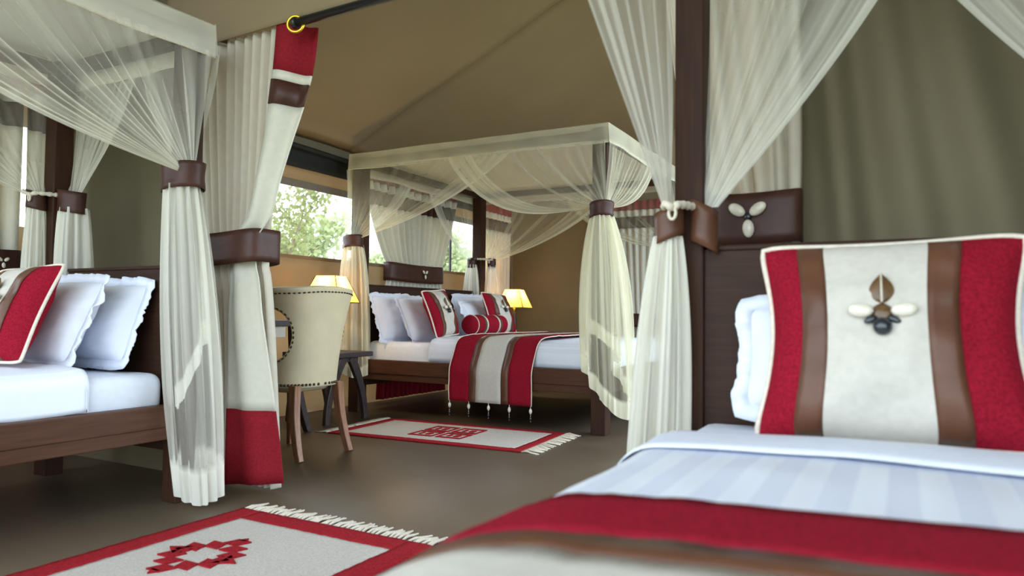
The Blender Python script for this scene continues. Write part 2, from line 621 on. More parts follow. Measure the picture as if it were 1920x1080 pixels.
# rolled window flap under the eave
fl = thing('rolled_window_flap', 'black rolled canvas flap strapped under the eave above the open window', 'window flap', T(XW + 0.06, 5.2, 2.14))
v, f = tube([(0, y, 0.055 + 0.006 * math.sin(y * 5)) for y in [k * 0.1 - 2.5 for k in range(53)]], 0.022, 10)
obj('roller', v, f, M_FLAP, fl)
sheet('hanging_flap', (-0.01, -2.5, 0.04), (-0.01, 2.7, 0.04), (0.0, -2.5, -0.115), (0.0, 2.7, -0.115), M_FLAP, 40, 6, 0.01, 4, 3, parent=fl, thick=0.012)

# ------------------------------------------------------------------ soft goods


def pillow_surface(w, h, t, x, y, side, seed, pinch=0.05):
    """x, y in -1..1; returns a point of a stuffed pillow lying in its own XY plane, side +1 front, -1 back."""
    ox = 1 - pinch * (1 - y * y)
    oy = 1 - 0.35 * pinch * (1 - x * x)
    e = max(0.0, (1 - abs(x) ** 2.6)) * max(0.0, (1 - abs(y) ** 2.6))
    z = side * t / 2 * e ** 0.55
    wr = 0.016 * n3(x * 2.0 + seed, y * 2.0, side * 3) + 0.007 * n3(x * 4.5, y * 4.5 + seed, side)
    return Vector((x * w / 2 * ox * (1 - 0.045 * y ** 8), y * h / 2 * oy * (1 - 0.045 * x ** 8), z + wr * e ** 0.3 * side))


def pillow_mesh(w, h, t, seed, nu=33, nv=29, pinch=0.05):
    f1 = lambda i, j: pillow_surface(w, h, t, 2 * i / (nu - 1) - 1, 2 * j / (nv - 1) - 1, 1, seed, pinch)
    f2 = lambda i, j: pillow_surface(w, h, t, 1 - 2 * i / (nu - 1), 2 * j / (nv - 1) - 1, -1, seed, pinch)
    a = grid(f1, nu, nv)
    b = grid(f2, nu, nv)
    return join(a, b)


def outline(w, h, t, seed, n=40, pinch=0.05, grow=1.0):
    P = []
    for k in range(n):
        P.append((2 * k / n - 1, -1))
    for k in range(n):
        P.append((1, 2 * k / n - 1))
    for k in range(n):
        P.append((1 - 2 * k / n, 1))
    for k in range(n):
        P.append((-1, 1 - 2 * k / n))
    out = []
    for x, y in P:
        ox = 1 - pinch * (1 - y * y)
        oy = 1 - 0.35 * pinch * (1 - x * x)
        out.append(Vector((x * w / 2 * ox * grow * (1 - 0.045 * y ** 8), y * h / 2 * oy * grow * (1 - 0.045 * x ** 8), 0)))
    return out


def white_pillow(label, M, w, h, t, seed, flange=0.045, group=None):
    r = thing('pillow', label, 'pillow', M, group)
    v, f = pillow_mesh(w, h, t, seed)
    obj('pillowcase', v, f, M_PILLOW, r)
    a = outline(w, h, t, seed)
    n = len(a)
    vs, fs = [], []
    for k, p in enumerate(a):
        d = p.normalized()
        x, y = p.x / (w / 2), p.y / (h / 2)
        cor = 1.0
        wv = 0.026 * n1(k * 0.30, seed) + 0.012 * n1(k * 0.8, seed + 3)
        vs.append(p * 0.985 + Vector((0, 0, 0.004)))
        q = Vector((p.x + flange * max(-1, min(1, x * 1.15)) * (abs(x) ** 6), p.y + flange * y * (abs(y) ** 6), wv))
        vs.append(q)
        vs.append(q + Vector((0, 0, -0.004)))
        vs.append(p * 0.985 + Vector((0, 0, -0.004)))
    for k in range(n):
        b = k * 4
        c = ((k + 1) % n) * 4
        for e in range(4):
            fs.append((b + e, c + e, c + (e + 1) % 4, b + (e + 1) % 4))
    obj('flange', vs, fs, M_SHEET, r)
    return r


def patch(w, h, t, x0, x1, seed, off, pinch=0.05, nx=6, ny=33):
    def fn(i, j):
        x = x0 + (x1 - x0) * i / (nx - 1)
        y = 2 * j / (ny - 1) - 1
        p = pillow_surface(w, h, t, x, y, 1, seed, pinch)
        return p + Vector((0, 0, off * max(0.0, 1 - abs(y) ** 8)))
    return grid(fn, nx, ny)


def emblem(parent, P, s, style=0):
    """Shell and horn flower sewn on a cushion; local XY plane, z outwards."""
    disc = obj('emblem', *lathe([(0.001, 0), (0.021 * s, 0), (0.022 * s, 0.004 * s), (0.014 * s, 0.009 * s), (0.001, 0.010 * s)], 16), M_HORN, parent, True, T(*P))
    lf = []
    for j in range(13):
        t = j / 12
        lf.append((t, 0.026 * math.sin(PI * t ** 0.8) ** 0.9))
    vs, fs = grid(lambda i, j: Vector(((i - 2) / 2 * lf[j][1] * s, (0.022 + 0.075 * lf[j][0]) * s, (0.010 - 0.004 * abs(i - 2)) * s)), 5, 13)
    obj('leaf', vs, fs, M_HORN, disc)
    obj('leaf_vein', *tube([(0, 0.022 * s, 0.013 * s), (0, 0.095 * s, 0.012 * s)], 0.0022 * s, 6), M_CORD, disc)
    for sg in (-1, 1):
        o = obj('shell', *ellipsoid(0.0165 * s, 0.027 * s, 0.013 * s), M_SHELL, disc, True, T(sg * 0.044 * s, 0.004 * s, 0.010 * s) @ RZ(90 + 6 * sg))
    for sg in (-1, 1):
        obj('dark_petal', *ellipsoid(0.008 * s, 0.015 * s, 0.006 * s), M_BEAD, disc, True, T(sg * 0.024 * s, -0.018 * s, 0.008 * s) @ RZ(sg * 60))
    obj('bead', *ellipsoid(0.020 * s, 0.020 * s, 0.017 * s, 16, 10), M_BEAD, disc, True, T(0, -0.036 * s, 0.012 * s))
    return disc


def cushion(label, M, w, h, t, seed, es=0.85, group=None, pinch=0.11):
    r = thing('cushion', label, 'cushion', M, group)
    obj('cover', *pillow_mesh(w, h, t, seed, pinch=pinch), M_RED, r)
    for x0, x1, m, nm in ((-0.70, -0.48, M_LEATHER2, 'leather_strip'), (-0.48, 0.32, M_CREAM, 'cream_panel'), (0.32, 0.56, M_LEATHER2, 'leather_strip')):
        v, f = patch(w, h, t, x0, x1, seed, 0.0035 if m is M_CREAM else 0.0045, pinch, 5 if m is not M_CREAM else 13)
        o = obj(nm, v, f, m, r)
        if m is not M_CREAM:
            sd = o.modifiers.new('thickness', 'SOLIDIFY')
            sd.thickness = 0.002
    obj('piping', *tube(outline(w, h, t, seed, 24, pinch, 1.005), 0.0065, 8, True), M_PIPING, r)
    p = pillow_surface(w, h, t, -0.03, 0.12, 1, seed, pinch)
    emblem(r, (p.x, p.y, p.z + 0.006), es)
    return r


def section(a, zt, zb, rad, crown, n):
    P = [(-a, 0, zb), (-a, 0, zt - rad)]
    for k in range(1, 9):
        an = PI - (PI / 2) * k / 8
        P.append((-a + rad + rad * math.cos(an), 0, zt - rad + rad * math.sin(an)))
    b = a - rad
    for k in range(1, 16):
        x = -b + 2 * b * k / 16
        P.append((x, 0, zt + crown * (1 - (x / b) ** 2)))
    P += [(-p[0], 0, p[2]) for p in reversed(P[:10])]
    return resample(P, n)


def bed_cover(name, label, cat, F, a, zt, zb, y0, y1, m, rad=0.09, crown=0.02, seed=0, roll=0.02, n=73, group=None):
    """Duvet or sheet tucked round a mattress, from y0 (rolled top edge) to y1 (foot), in bed space."""
    rows = []
    for k, (dy, dz) in enumerate(((0.012, -0.03), (0.0, -0.016), (0.004, -0.004), (0.022, 0.0))):
        rows.append((y0 + dy, dz))
    ny = 40
    for k in range(1, ny):
        rows.append((y0 + 0.022 + (y1 - y0 - 0.022 - rad) * k / ny, 0.0))
    vs, fs = [], []
    rr = []
    for y, dz in rows:
        sec = section(a, zt + dz, zb, rad, crown, n)
        rr.append([Vector((p.x * (1 + dz * 0.2), y, p.z + roll * math.exp(-((y - y0 - 0.03) / 0.05) ** 2) * (1 if p.z > zt - rad else 0.3)
                            + 0.006 * n3(p.x * 4 + seed, y * 4, 1) + 0.003 * n3(p.x * 11, y * 9 + seed, 2))) for p in sec])
    yl = rows[-1][0]
    for k in range(1, 9):
        an = PI / 2 * k / 8
        sec = section(a - rad * (1 - math.cos(an)) * 0.3, zt - rad * (1 - math.cos(an)), zb, rad, crown * math.cos(an), n)
        rr.append([Vector((p.x, yl + rad * math.sin(an), p.z)) for p in sec])
    rr.append([Vector((p.x, p.y, zb)) for p in rr[-1]])
    vs, fs = grid(lambda i, j: rr[j][i], n, len(rr))
    o = obj(name, vs, fs, m, None)
    o.matrix_world = F
    sd = o.modifiers.new('thickness', 'SOLIDIFY')
    sd.thickness = 0.012
    sd.offset = -1
    return tag(o, label, cat, group)


def mattress(label, F, a, y0, y1, z0, z1):
    bm = boxbm((-a, y0, z0), (a, y1, z1), 0.05, 4)
    bmesh.ops.subdivide_edges(bm, edges=[e for e in bm.edges if e.calc_length() > 0.2], cuts=12, use_grid_fill=True)
    for v in bm.verts:
        v.co.z += 0.006 * n3(v.co.x * 5, v.co.y * 5, 2) * sstep(z0, z1, v.co.z)
    v, f = bm_out(bm)
    o = obj('mattress', v, f, M_SHEET, None)
    o.matrix_world = F
    return tag(o, label, 'mattress')


def runner(label, F, prof, y0, y1, skew, stripes, tassels=0, tas_z=None, group=None, seed=0):
    """Striped bed runner laid across the bed; prof = cross-bed polyline (x, z), y along the bed."""
    r = thing('bed_runner', label, 'bed runner', F, group)
    P = resample(catmull([(p[0], 0, p[1]) for p in prof], 6), 90)
    wd = y1 - y0

    def pt(i, t, off):
        p = P[i]
        a, b = P[max(i - 1, 0)], P[min(i + 1, len(P) - 1)]
        tg = (b - a).normalized()
        nr = Vector((-tg.z, 0, tg.x))
        y = y0 + wd * t + skew * p.x + 0.006 * n1(i * 0.11 + t * 2, seed)
        w = 0.004 * n3(i * 0.25, t * 6, seed) * (1.0 + 1.2 * (abs(p.x) > 0.5 * abs(P[0].x)))
        return Vector((p.x, y, p.z)) + nr * (off + abs(w))
    for nm, t0, t1, m, off in stripes:
        nx = max(3, int((t1 - t0) * 24))
        v, f = grid(lambda i, j: pt(i, t0 + (t1 - t0) * j / (nx - 1), off), len(P), nx)
        o = obj(nm, v, f, m, r)
        sd = o.modifiers.new('thickness', 'SOLIDIFY')
        sd.thickness = 0.004
    for t in ((0.0, 1.0) if tassels else ()):
        obj('piping', *tube([pt(i, t, 0.002) for i in range(len(P))], 0.004, 6), M_PIPING, r)
    for end in ((len(P) - 1,) if tassels else ()):
        for k in range(tassels):
            b = pt(end, k / (tassels - 1) * 0.98 + 0.01, 0)
            c = obj('tassel', *tube([(0, 0, 0.004), (0, 0, -0.115)], 0.0022, 6), M_CORD, r, True, T(b.x, b.y, b.z))
            obj('bead', *xf(RX(90), ellipsoid(0.012, 0.021, 0.012, 10, 6)), M_SHELL, c, True, T(0, 0, -0.035))
            obj('bead', *ellipsoid(0.005, 0.005, 0.005, 8, 5), M_HORN, c, True, T(0, 0, -0.064))
            obj('bead', *xf(RX(90), ellipsoid(0.010, 0.016, 0.007, 10, 6)), M_BEAD, c, True, T(0, 0, -0.092))
    return r


STRIPES = (('red_stripe', 0.0, 0.255, M_RED, 0.0), ('leather_stripe', 0.255, 0.335, M_LEATHER2, 0.0015), ('cream_stripe', 0.335, 0.645, M_CREAM, 0.0),
           ('leather_stripe', 0.645, 0.73, M_LEATHER2, 0.0015), ('red_stripe', 0.73, 1.0, M_RED, 0.0))


# ------------------------------------------------------------------ four-poster beds
def bed(label, F, Wd, Ln, H, hb, post=0.10, rail=(0.282, 0.335, 0.45)):
    r = thing('four_poster_bed', label, 'bed', F)
    hw = Wd / 2
    for nm, y in (('head_post', 0.0), ('foot_post', Ln)):
        for sx in (-1, 1):
            box(nm, (sx * hw - post / 2, y - post / 2, 0), (sx * hw + post / 2, y + post / 2, H - 0.02), M_WOODZ, r, 0.006)
    for sx in (-1, 1):
        a = bm_out(boxbm((sx * hw - 0.03, post / 2, rail[1]), (sx * hw + 0.03, Ln - post / 2, rail[2]), 0.005))
        b = bm_out(boxbm((sx * hw - 0.025, post / 2, rail[0]), (sx * hw + 0.018, Ln - post / 2, rail[1] + 0.002), 0.003))
        obj('side_rail', *join(a, b), M_WOODL, r, False)
        box('canopy_beam', (sx * hw - 0.025, post / 2, H - 0.09), (sx * hw + 0.025, Ln - post / 2, H - 0.03), M_WOODL, r, 0.004)
    box('foot_rail', (-hw + post / 2, Ln - 0.03, rail[0]), (hw - post / 2, Ln + 0.03, rail[2]), M_WOOD, r, 0.005)
    for y in (0.0, Ln):
        box('canopy_beam', (-hw + post / 2, y - 0.025, H - 0.09), (hw - post / 2, y + 0.025, H - 0.03), M_WOOD, r, 0.004)
    # headboard with rounded upper corners
    P = []
    x1 = hw - post / 2 + 0.03
    for k in range(9):
        an = PI / 2 * k / 8
        P.append((x1 - 0.045 + 0.045 * math.cos(an), hb - 0.045 + 0.045 * math.sin(an)))
    P = P + [(-x, z) for x, z in reversed(P)]
    P += [(-x1, 0.22), (x1, 0.22)]
    n = len(P)
    vs = [Vector((x, -0.02, z)) for x, z in P] + [Vector((x, 0.028, z)) for x, z in P]
    fs = [tuple(range(n)), tuple(range(2 * n - 1, n - 1, -1))] + [(k, k + n, (k + 1) % n + n, (k + 1) % n) for k in range(n)]
    o = obj('headboard', vs, fs, M_WOOD, r, False)
    box('headboard_cap', (-x1 + 0.04, -0.026, hb - 0.006), (x1 - 0.04, 0.036, hb + 0.010), M_WOOD, r, 0.005)
    for k in range(9):
        y = 0.15 + (Ln - 0.3) * k / 8
        box('slat', (-hw + 0.03, y - 0.04, rail[1] + 0.02), (hw - 0.03, y + 0.04, rail[1] + 0.045), M_WOOD, r, 0.003)
    return r


# ------------------------------------------------------------------ bed nets
def swag(parent, A, B, Tp, sag, pleats, seed, out, a0=0.24, wT=0.10, m=M_NET, n=150, rows=30, name='swag', amp=0.020, hem=0.035):
    """Net gathered from the beam A-B down to one tie point; nearly free edge at B."""
    A, B, Tp, out = Vector(A), Vector(B), Vector(Tp), Vector(out)
    al = (B - A)
    L = al.length
    al = al / L
    vs, den = [], []
    rnd = random.Random(seed)
    ph = rnd.random() * 6
    for j in range(rows):
        v = j / (rows - 1)
        for i in range(n):
            u = i / (n - 1)
            ug = u + 0.018 * n1(u * 14, seed)
            top = A + al * L * ug
            bot = Tp + al * (wT * (u - 0.4))
            e = v ** (1.0 + 0.10 * u)
            p = top.lerp(bot, e)
            p.z -= sag * u ** 1.4 * math.sin(PI * v ** 0.85)
            st = n1(u * pleats * 1.1 + 0.7 * v, seed + 1)
            pl = math.sin(2 * PI * pleats * u + ph + 2.0 * n1(u * 9, seed + 2)) * (0.7 + 0.6 * n1(u * 22, seed + 4))
            env = (0.15 + 0.85 * math.sin(PI * min(1, v * 0.9 + 0.08))) * (1 - 0.45 * v)
            p += out * (amp * pl * env + 0.012 * n3(u * 4, v * 2, seed))
            vs.append(p)
            g = L / (L * (1 - e) + wT * 1.1 * e)
            streak = 0.55 + 1.5 * max(0.0, st) ** 1.2 + 0.5 * max(0.0, n1(u * pleats * 3.1, seed + 6)) * (0.3 + v)
            d = 1 - (1 - a0) ** (g ** 0.72 * streak)
            d = max(d, 0.62 * (1 - u / 0.14) * (0.8 + 0.5 * st))
            if u > 1 - hem:
                d = max(d, 0.72)
            elif u > 1 - 5 * hem:
                d = max(d, 0.45 * (1 + 0.4 * n1(u * 60, seed)))
            den.append(min(0.93, max(0.05, d)))
    fs = [(j * n + i, j * n + i + 1, (j + 1) * n + i + 1, (j + 1) * n + i) for j in range(rows - 1) for i in range(n - 1)]
    return obj(name, vs, fs, m, parent, True, None, den)


def tail(parent, Tp, zlo, r0, r1, seed, lean=(0, 0), flat=(1, 1), ang=0.0, hemdz=0.0, hemang=0.0, pleats=11, m=M_NET, a0=0.5, hemh=0.10, n=132, rows=34, mid=None):
    """Gathered net hanging below its tie, with a cotton hem."""
    Tp = Vector(Tp)
    vs, den = [], []
    ca, sa = math.cos(ang), math.sin(ang)
    for j in range(rows):
        for i in range(n):
            th = 2 * PI * i / n
            zb = zlo + hemdz * (0.5 - 0.5 * math.cos(th - hemang)) + 0.012 * n3(math.cos(th) * 1.5, math.sin(th) * 1.5, seed)
            # rows: the last five belong to the hem
            if j < rows - 5:
                v = j / (rows - 6)
                z = Tp.z + (zb + hemh - Tp.z) * v
                hv = 0
            else:
                hv = (j - (rows - 6)) / 5
                v = 1.0
                z = zb + hemh * (1 - hv)
            t = (Tp.z - z) / max(Tp.z - zlo, 0.01)
            R = r0 + (r1 - r0) * (1 - math.exp(-3.2 * t)) * 1.04
            if mid:
                R += mid * math.sin(PI * t)
            pl = 0.15 * math.sin(pleats * th + 2.5 * n1(th * 2, seed) + 0.6 * t) + 0.08 * math.sin((pleats * 1.7 // 1) * th + seed)
            rr = R * (1 + pl * (1 - 0.35 * sstep(0.6, 1, t)) + 0.18 * n1(th * 1.3 + t, seed + 3))
            x, y = rr * math.cos(th) * flat[0], rr * math.sin(th) * flat[1]
            x, y = x * ca - y * sa, x * sa + y * ca
            vs.append(Vector((Tp.x + x + lean[0] * t, Tp.y + y + lean[1] * t, z)))
            st = n1(th * 5.5, seed + 5)
            d = a0 * (0.85 + 0.7 * st) * (1.25 - 0.45 * min(1, t * 1.3)) + 0.25 * math.exp(-t * 14)
            if hv > 0:
                d = 0.90
            den.append(min(0.95, max(0.12, d)))
    fs = []
    for j in range(rows - 1):
        for i in range(n):
            a, b = j * n + i, j * n + (i + 1) % n
            fs.append((a, b, b + n, a + n))
    return obj('tail', vs, fs, m, parent, True, None, den)


def tieback(parent, Tp, rx, ry, h, tilt=0.0, ang=0.0, m=M_LEATHER, taper=0.0, seed=0, name='tieback'):
    """Leather band wrapped round the gathered net."""
    n, k = 40, 6
    def fn(i, j):
        th = 2 * PI * i / n
        z = (j / (k - 1) - 0.5) * h * (1 + taper * math.cos(th))
        f = 1 + 0.03 * n3(th * 2, z * 20, seed) - 0.06 * (1 - abs(2 * j / (k - 1) - 1))
        return Vector((rx * f * math.cos(th), ry * f * math.sin(th), z + tilt * rx * math.cos(th)))
    v, f = grid(fn, n, k, True)
    o = obj(name, v, f, m, parent, True, T(*Tp) @ RZ(math.degrees(ang)))
    sd = o.modifiers.new('thickness', 'SOLIDIFY')
    sd.thickness = 0.005
    return o


def canopy(parent, Wd, Ln, H, band=0.13, m=M_NET, seed=0, top=0.85, bd=0.80):
    hw, e = Wd / 2 + 0.075, 0.075
    C = [(-hw, -e), (hw, -e), (hw, Ln + e), (-hw, Ln + e)]
    # cotton top sheet, sagging a little between the beams
    def ft(i, j):
        u, v = i / 24, j / 24
        return Vector((-hw + 2 * hw * u, -e + (Ln + 2 * e) * v, H - 0.035 * math.sin(PI * u) * math.sin(PI * v) + 0.006 * n3(u * 6, v * 6, seed)))
    vs, fs = grid(ft, 25, 25)
    obj('top_sheet', vs, fs, m, parent, True, None, [top] * len(vs))
    # header band on the four sides
    for k in range(4):
        a, b = Vector((*C[k], 0)), Vector((*C[(k + 1) % 4], 0))
        d = (b - a).normalized()
        nr = Vector((d.y, -d.x, 0))
        n = 60
        def fb(i, j):
            u, v = i / (n - 1), j / 5
            p = a.lerp(b, u)
            s = 0.022 * n1(u * 7, seed + k) * v
            return Vector((p.x, p.y, H - band * v * (1 + 0.10 * n1(u * 5, seed + k + 9)) + 0.014 * n1(u * 4, seed + k))) + nr * (s + 0.006 * v)
        vs, fs = grid(fb, n, 6)
        obj('header_band', vs, fs, m, parent, True, None, [bd + 0.16 * n3((q % n) * 0.22, q // n * 0.4, seed) if q // n < 5 else 0.90 for q in range(len(vs))])
        obj('header_seam', *tube([fb(i, 5) for i in range(n)], 0.004, 6), M_CORD, parent)


def knot(parent, a, b, seed=0):
    """Cream cord tied round a post between two ties."""
    a, b = Vector(a), Vector(b)
    m = (a + b) / 2 + Vector((0, 0.055, -0.012))
    obj('tie_cord', *tube(resample(catmull([a, a.lerp(m, 0.6) + Vector((0, 0.03, 0.008)), m, b.lerp(m, 0.6) + Vector((0, 0.03, 0.005)), b], 6), 24), [0.007 + 0.006 * abs(math.sin(k * 0.9)) for k in range(24)], 7), M_CORD, parent)
    lp = [m + Vector((0.010 * math.cos(t) , 0.008, -0.014 + 0.017 * math.sin(t))) for t in [2 * PI * k / 14 for k in range(14)]]
    obj('tie_cord', *tube(lp, 0.005, 6, True), M_CORD, parent)


FAR = T(-4.1, 5.755) @ RZ(-90)
LEFT = T(-3.335, 2.11) @ RZ(180)
RIGHT = T(0.02, 2.11) @ RZ(180)
FW, FL, FH = 1.97, 2.22, 2.20
LW, LL, LH = 1.01, 2.12, 2.14
RW, RL, RH = 1.13, 2.16, 2.20

# ---- far bed
bed('wide dark wooden four-poster bed in the far room with its headboard under the window', FAR, FW, FL, FH, 1.08, 0.11)
mattress('thick white mattress of the wide far bed', FAR, FW / 2 - 0.05, 0.05, FL - 0.06, 0.39, 0.60)
bed_cover('duvet', 'white quilted duvet on the wide bed in the far room', 'duvet', FAR, FW / 2 - 0.035, 0.635, 0.455, 0.70, FL - 0.03, M_DUVET2, 0.10, 0.012, 3, 0.010)
hwF = FW / 2
runner('red, leather and cream striped runner with beaded tassels hanging off the far bed', FAR,
       [(-hwF - 0.055, 0.17), (-hwF - 0.05, 0.42), (-hwF + 0.02, 0.50), (-hwF + 0.06, 0.60), (-hwF + 0.18, 0.663), (-0.4, 0.672), (0.4, 0.672),
        (hwF - 0.18, 0.663), (hwF - 0.06, 0.618), (hwF + 0.0, 0.515), (hwF + 0.045, 0.42), (hwF + 0.05, 0.30), (hwF + 0.05, 0.165)],
       0.97, 1.695, 0.0, STRIPES, 5)


def bp(F, x, y, z, lean, yaw=0, roll=0):
    """Frame of an upright pillow on a bed: faces the foot end, leans back by 'lean' degrees."""
    return F @ T(x, y, z) @ RZ(yaw) @ RX(90 - 0) @ RY(180) @ RX(-lean) @ RZ(roll)


def fpos(X, Y):
    """World x, y to far-bed x, y."""
    return 5.755 - Y, X + 4.1


for lab, X, Y, z, ln, w, h, t, yw, sd in (
        ('white pillow leaning on the far headboard, nearest the chair', -3.93, 5.08, 0.80, 18, 0.62, 0.40, 0.17, 4, 1),
        ('white pillow in front of another, behind the first striped cushion on the far bed', -3.72, 5.20, 0.79, 24, 0.62, 0.40, 0.18, 2, 2),
        ('white pillow leaning on the far headboard, on the lamp side', -3.93, 6.38, 0.82, 16, 0.62, 0.42, 0.17, -3, 3),
        ('smaller white pillow behind the red bolster on the far bed', -3.74, 6.20, 0.78, 24, 0.58, 0.38, 0.17, 0, 4)):
    x, y = fpos(X, Y)
    white_pillow(lab, bp(FAR, x, y, z, ln, yw), w, h, t, sd, 0.035)
for lab, X, Y, z, ln, yw, rl, sd in (
        ('striped red and cream cushion left of the bolster on the far bed', -3.47, 5.09, 0.845, 20, 6, 4, 5),
        ('striped red and cream cushion by the lamp end of the far bed', -3.53, 6.20, 0.855, 22, -4, -3, 6)):
    x, y = fpos(X, Y)
    cushion(lab, bp(FAR, x, y, z, ln, yw, rl), 0.44, 0.42, 0.15, sd, 0.9)
# bolster
bo = thing('bolster', 'red cylindrical bolster with leather and cream bands on the far bed', 'bolster', FAR @ T(*fpos(-3.33, 5.61), 0.745))
def bolr(x):
    e = abs(x) / 0.31
    return 0.088 * (1 - max(0, e - 0.86) * 1.6) if e < 1 else 0.02
def ring_band(x0, x1, off, n=8):
    pr = [x0 + (x1 - x0) * k / n for k in range(n + 1)]
    return grid(lambda i, j: Vector((pr[j], (bolr(pr[j]) + off) * math.cos(2 * PI * i / 28), (bolr(pr[j]) + off) * math.sin(2 * PI * i / 28))), 28, n + 1, True)
v, f = ring_band(-0.31, 0.31, 0, 30)
f = list(f) + [tuple(range(28)), tuple(range(30 * 28, 31 * 28))]
obj('cover', v, f, M_RED, bo)
for a, b, m, nm in ((-0.155, -0.120, M_LEATHER2, 'leather_band'), (-0.120, -0.095, M_CREAM, 'cream_band'), (0.095, 0.120, M_CREAM, 'cream_band'), (0.120, 0.155, M_LEATHER2, 'leather_band')):
    obj(nm, *ring_band(a, b, 0.003), m, bo)
for x in (-0.262, 0.262):
    obj('piping', *tube([(x, 0.088 * math.cos(2 * PI * k / 28), 0.088 * math.sin(2 * PI * k / 28)) for k in range(28)], 0.005, 6, True), M_PIPING, bo)

# far net
fn_ = thing('bed_net', 'cream mosquito net draped over the wide far bed and tied to its posts', 'mosquito net', FAR)
canopy(fn_, FW, FL, FH, 0.14, M_NET, 1, 0.85, 0.62)
zt = FH - 0.13
hx = FW / 2 + 0.085
# near side (x = +hx): head corner, foot corner; far side: the same
swag(fn_, (hx, -0.06, zt), (hx, 1.52, zt), (hx + 0.005, 0.02, 1.47), 0.10, 15, 11, (1, 0, 0), 0.22)
swag(fn_, (hx + 0.012, FL + 0.06, zt), (hx + 0.012, 0.95, zt), (hx + 0.012, FL + 0.035, 1.60), 0.24, 15, 12, (1, 0, 0), 0.22)
swag(fn_, (-hx, -0.06, zt), (-hx, 1.5, zt), (-hx + 0.01, 0.10, 1.42), 0.10, 14, 13, (-1, 0, 0), 0.22)
swag(fn_, (-hx - 0.01, FL + 0.06, zt), (-hx - 0.01, 1.0, zt), (-hx, FL - 0.02, 1.50), 0.18, 14, 14, (-1, 0, 0), 0.22)
# head side and foot side
swag(fn_, (hx, -0.09, zt), (0.15, -0.09, zt), (hx - 0.05, -0.06, 1.47), 0.08, 13, 15, (0, -1, 0), 0.20, m=M_NETW)
swag(fn_, (-hx, -0.09, zt), (-0.15, -0.09, zt), (-hx + 0.16, -0.05, 1.42), 0.10, 13, 16, (0, -1, 0), 0.22, m=M_NETW)
swag(fn_, (hx, FL + 0.09, zt), (0.05, FL + 0.09, zt), (hx - 0.015, FL + 0.075, 1.60), 0.12, 14, 17, (0, 1, 0), 0.26)
swag(fn_, (-hx, FL + 0.09, zt), (-0.05, FL + 0.09, zt), (-hx + 0.03, FL + 0.06, 1.50), 0.12, 14, 18, (0, 1, 0), 0.26)
# bundles
tieback(fn_, (hx + 0.005, 0.0, 1.44), 0.10, 0.085, 0.10, 0.10, 1.2, M_LEATHER, 0, 1)
tail(fn_, (hx + 0.005, 0.0, 1.42), 0.30, 0.07, 0.125, 21, (0.0, 0.02), (1, 1), 0, 0.18, 1.0, 11, M_NET, 0.62)
tieback(fn_, (hx - 0.03, FL + 0.02, 1.575), 0.088, 0.088, 0.105, 0.22, 0.6, M_LEATHER, 0, 2)
tail(fn_, (hx - 0.03, FL + 0.02, 1.54), 0.13, 0.07, 0.155, 22, (0.0, 0.07), (1, 1), 0, 0.42, 1.25, 13, M_NET, 0.44, 0.13, mid=0.02)
tail(fn_, (hx - 0.03, FL + 0.02, 1.54), 0.50, 0.05, 0.11, 27, (0.0, 0.03), (1, 1), 0, 0.22, 2.4, 9, M_NET, 0.45, 0.11)
tieback(fn_, (-hx + 0.01, 0.12, 1.40), 0.05, 0.05, 0.09, 0.2, 0.4, M_LEATHER, 0, 3)
tail(fn_, (-hx + 0.01, 0.12, 1.38), 0.35, 0.045, 0.10, 23, (0, 0.03), (1, 1), 0, 0.05, 0, 9, M_NETW, 0.62)
tieback(fn_, (-hx + 0.20, -0.02, 1.40), 0.05, 0.05, 0.09, -0.3, 0.4, M_LEATHER, 0, 4)
tail(fn_, (-hx + 0.20, -0.02, 1.38), 0.35, 0.045, 0.10, 24, (0.02, 0), (1, 1), 0, 0.05, 0, 9, M_NETW, 0.62)
knot(fn_, (-hx + 0.04, 0.13, 1.44), (-hx + 0.19, 0.04, 1.44))
tieback(fn_, (-hx + 0.02, FL + 0.0, 1.47), 0.085, 0.085, 0.10, 0.2, 0.6, M_LEATHER, 0, 5)
tail(fn_, (-hx + 0.02, FL + 0.0, 1.44), 0.2, 0.07, 0.14, 25, (0, 0), (1, 1), 0, 0.1, 0, 10, M_NET, 0.5)

# ---- left bed
bed('narrow dark wooden four-poster bed at the left with its headboard on the olive partition', LEFT, LW, LL, LH, 1.035, 0.095, (0.282, 0.335, 0.43))
mattress('white mattress of the narrow left bed', LEFT, LW / 2 - 0.035, 0.05, LL - 0.06, 0.39, 0.565)
bed_cover('duvet', 'plain white duvet tucked over the narrow left bed', 'duvet', LEFT, LW / 2 - 0.012, 0.60, 0.432, 0.40, LL - 0.03, M_DUVET2, 0.06, 0.012, 5, 0.006)
def lpos(X, Y):
    return -3.335 - X, 2.11 - Y
for lab, X, Y, z, ln, yw, w, h, sd in (
        ('white pillow resting on the headboard of the left bed', -3.30, 2.00, 0.785, 18, 0, 0.62, 0.36, 7),
        ('white pillow just behind the red cushion on the left bed', -3.36, 1.82, 0.79, 24, -3, 0.66, 0.38, 8)):
    x, y = lpos(X, Y)
    white_pillow(lab, bp(LEFT, x, y, z, ln, yw), w, h, 0.17, sd, 0.045)
x, y = lpos(-3.25, 1.61)
cushion('striped red and cream cushion on the left bed', bp(LEFT, x, y, 0.82, 24, 2, 3), 0.46, 0.44, 0.16, 9, 1.0)

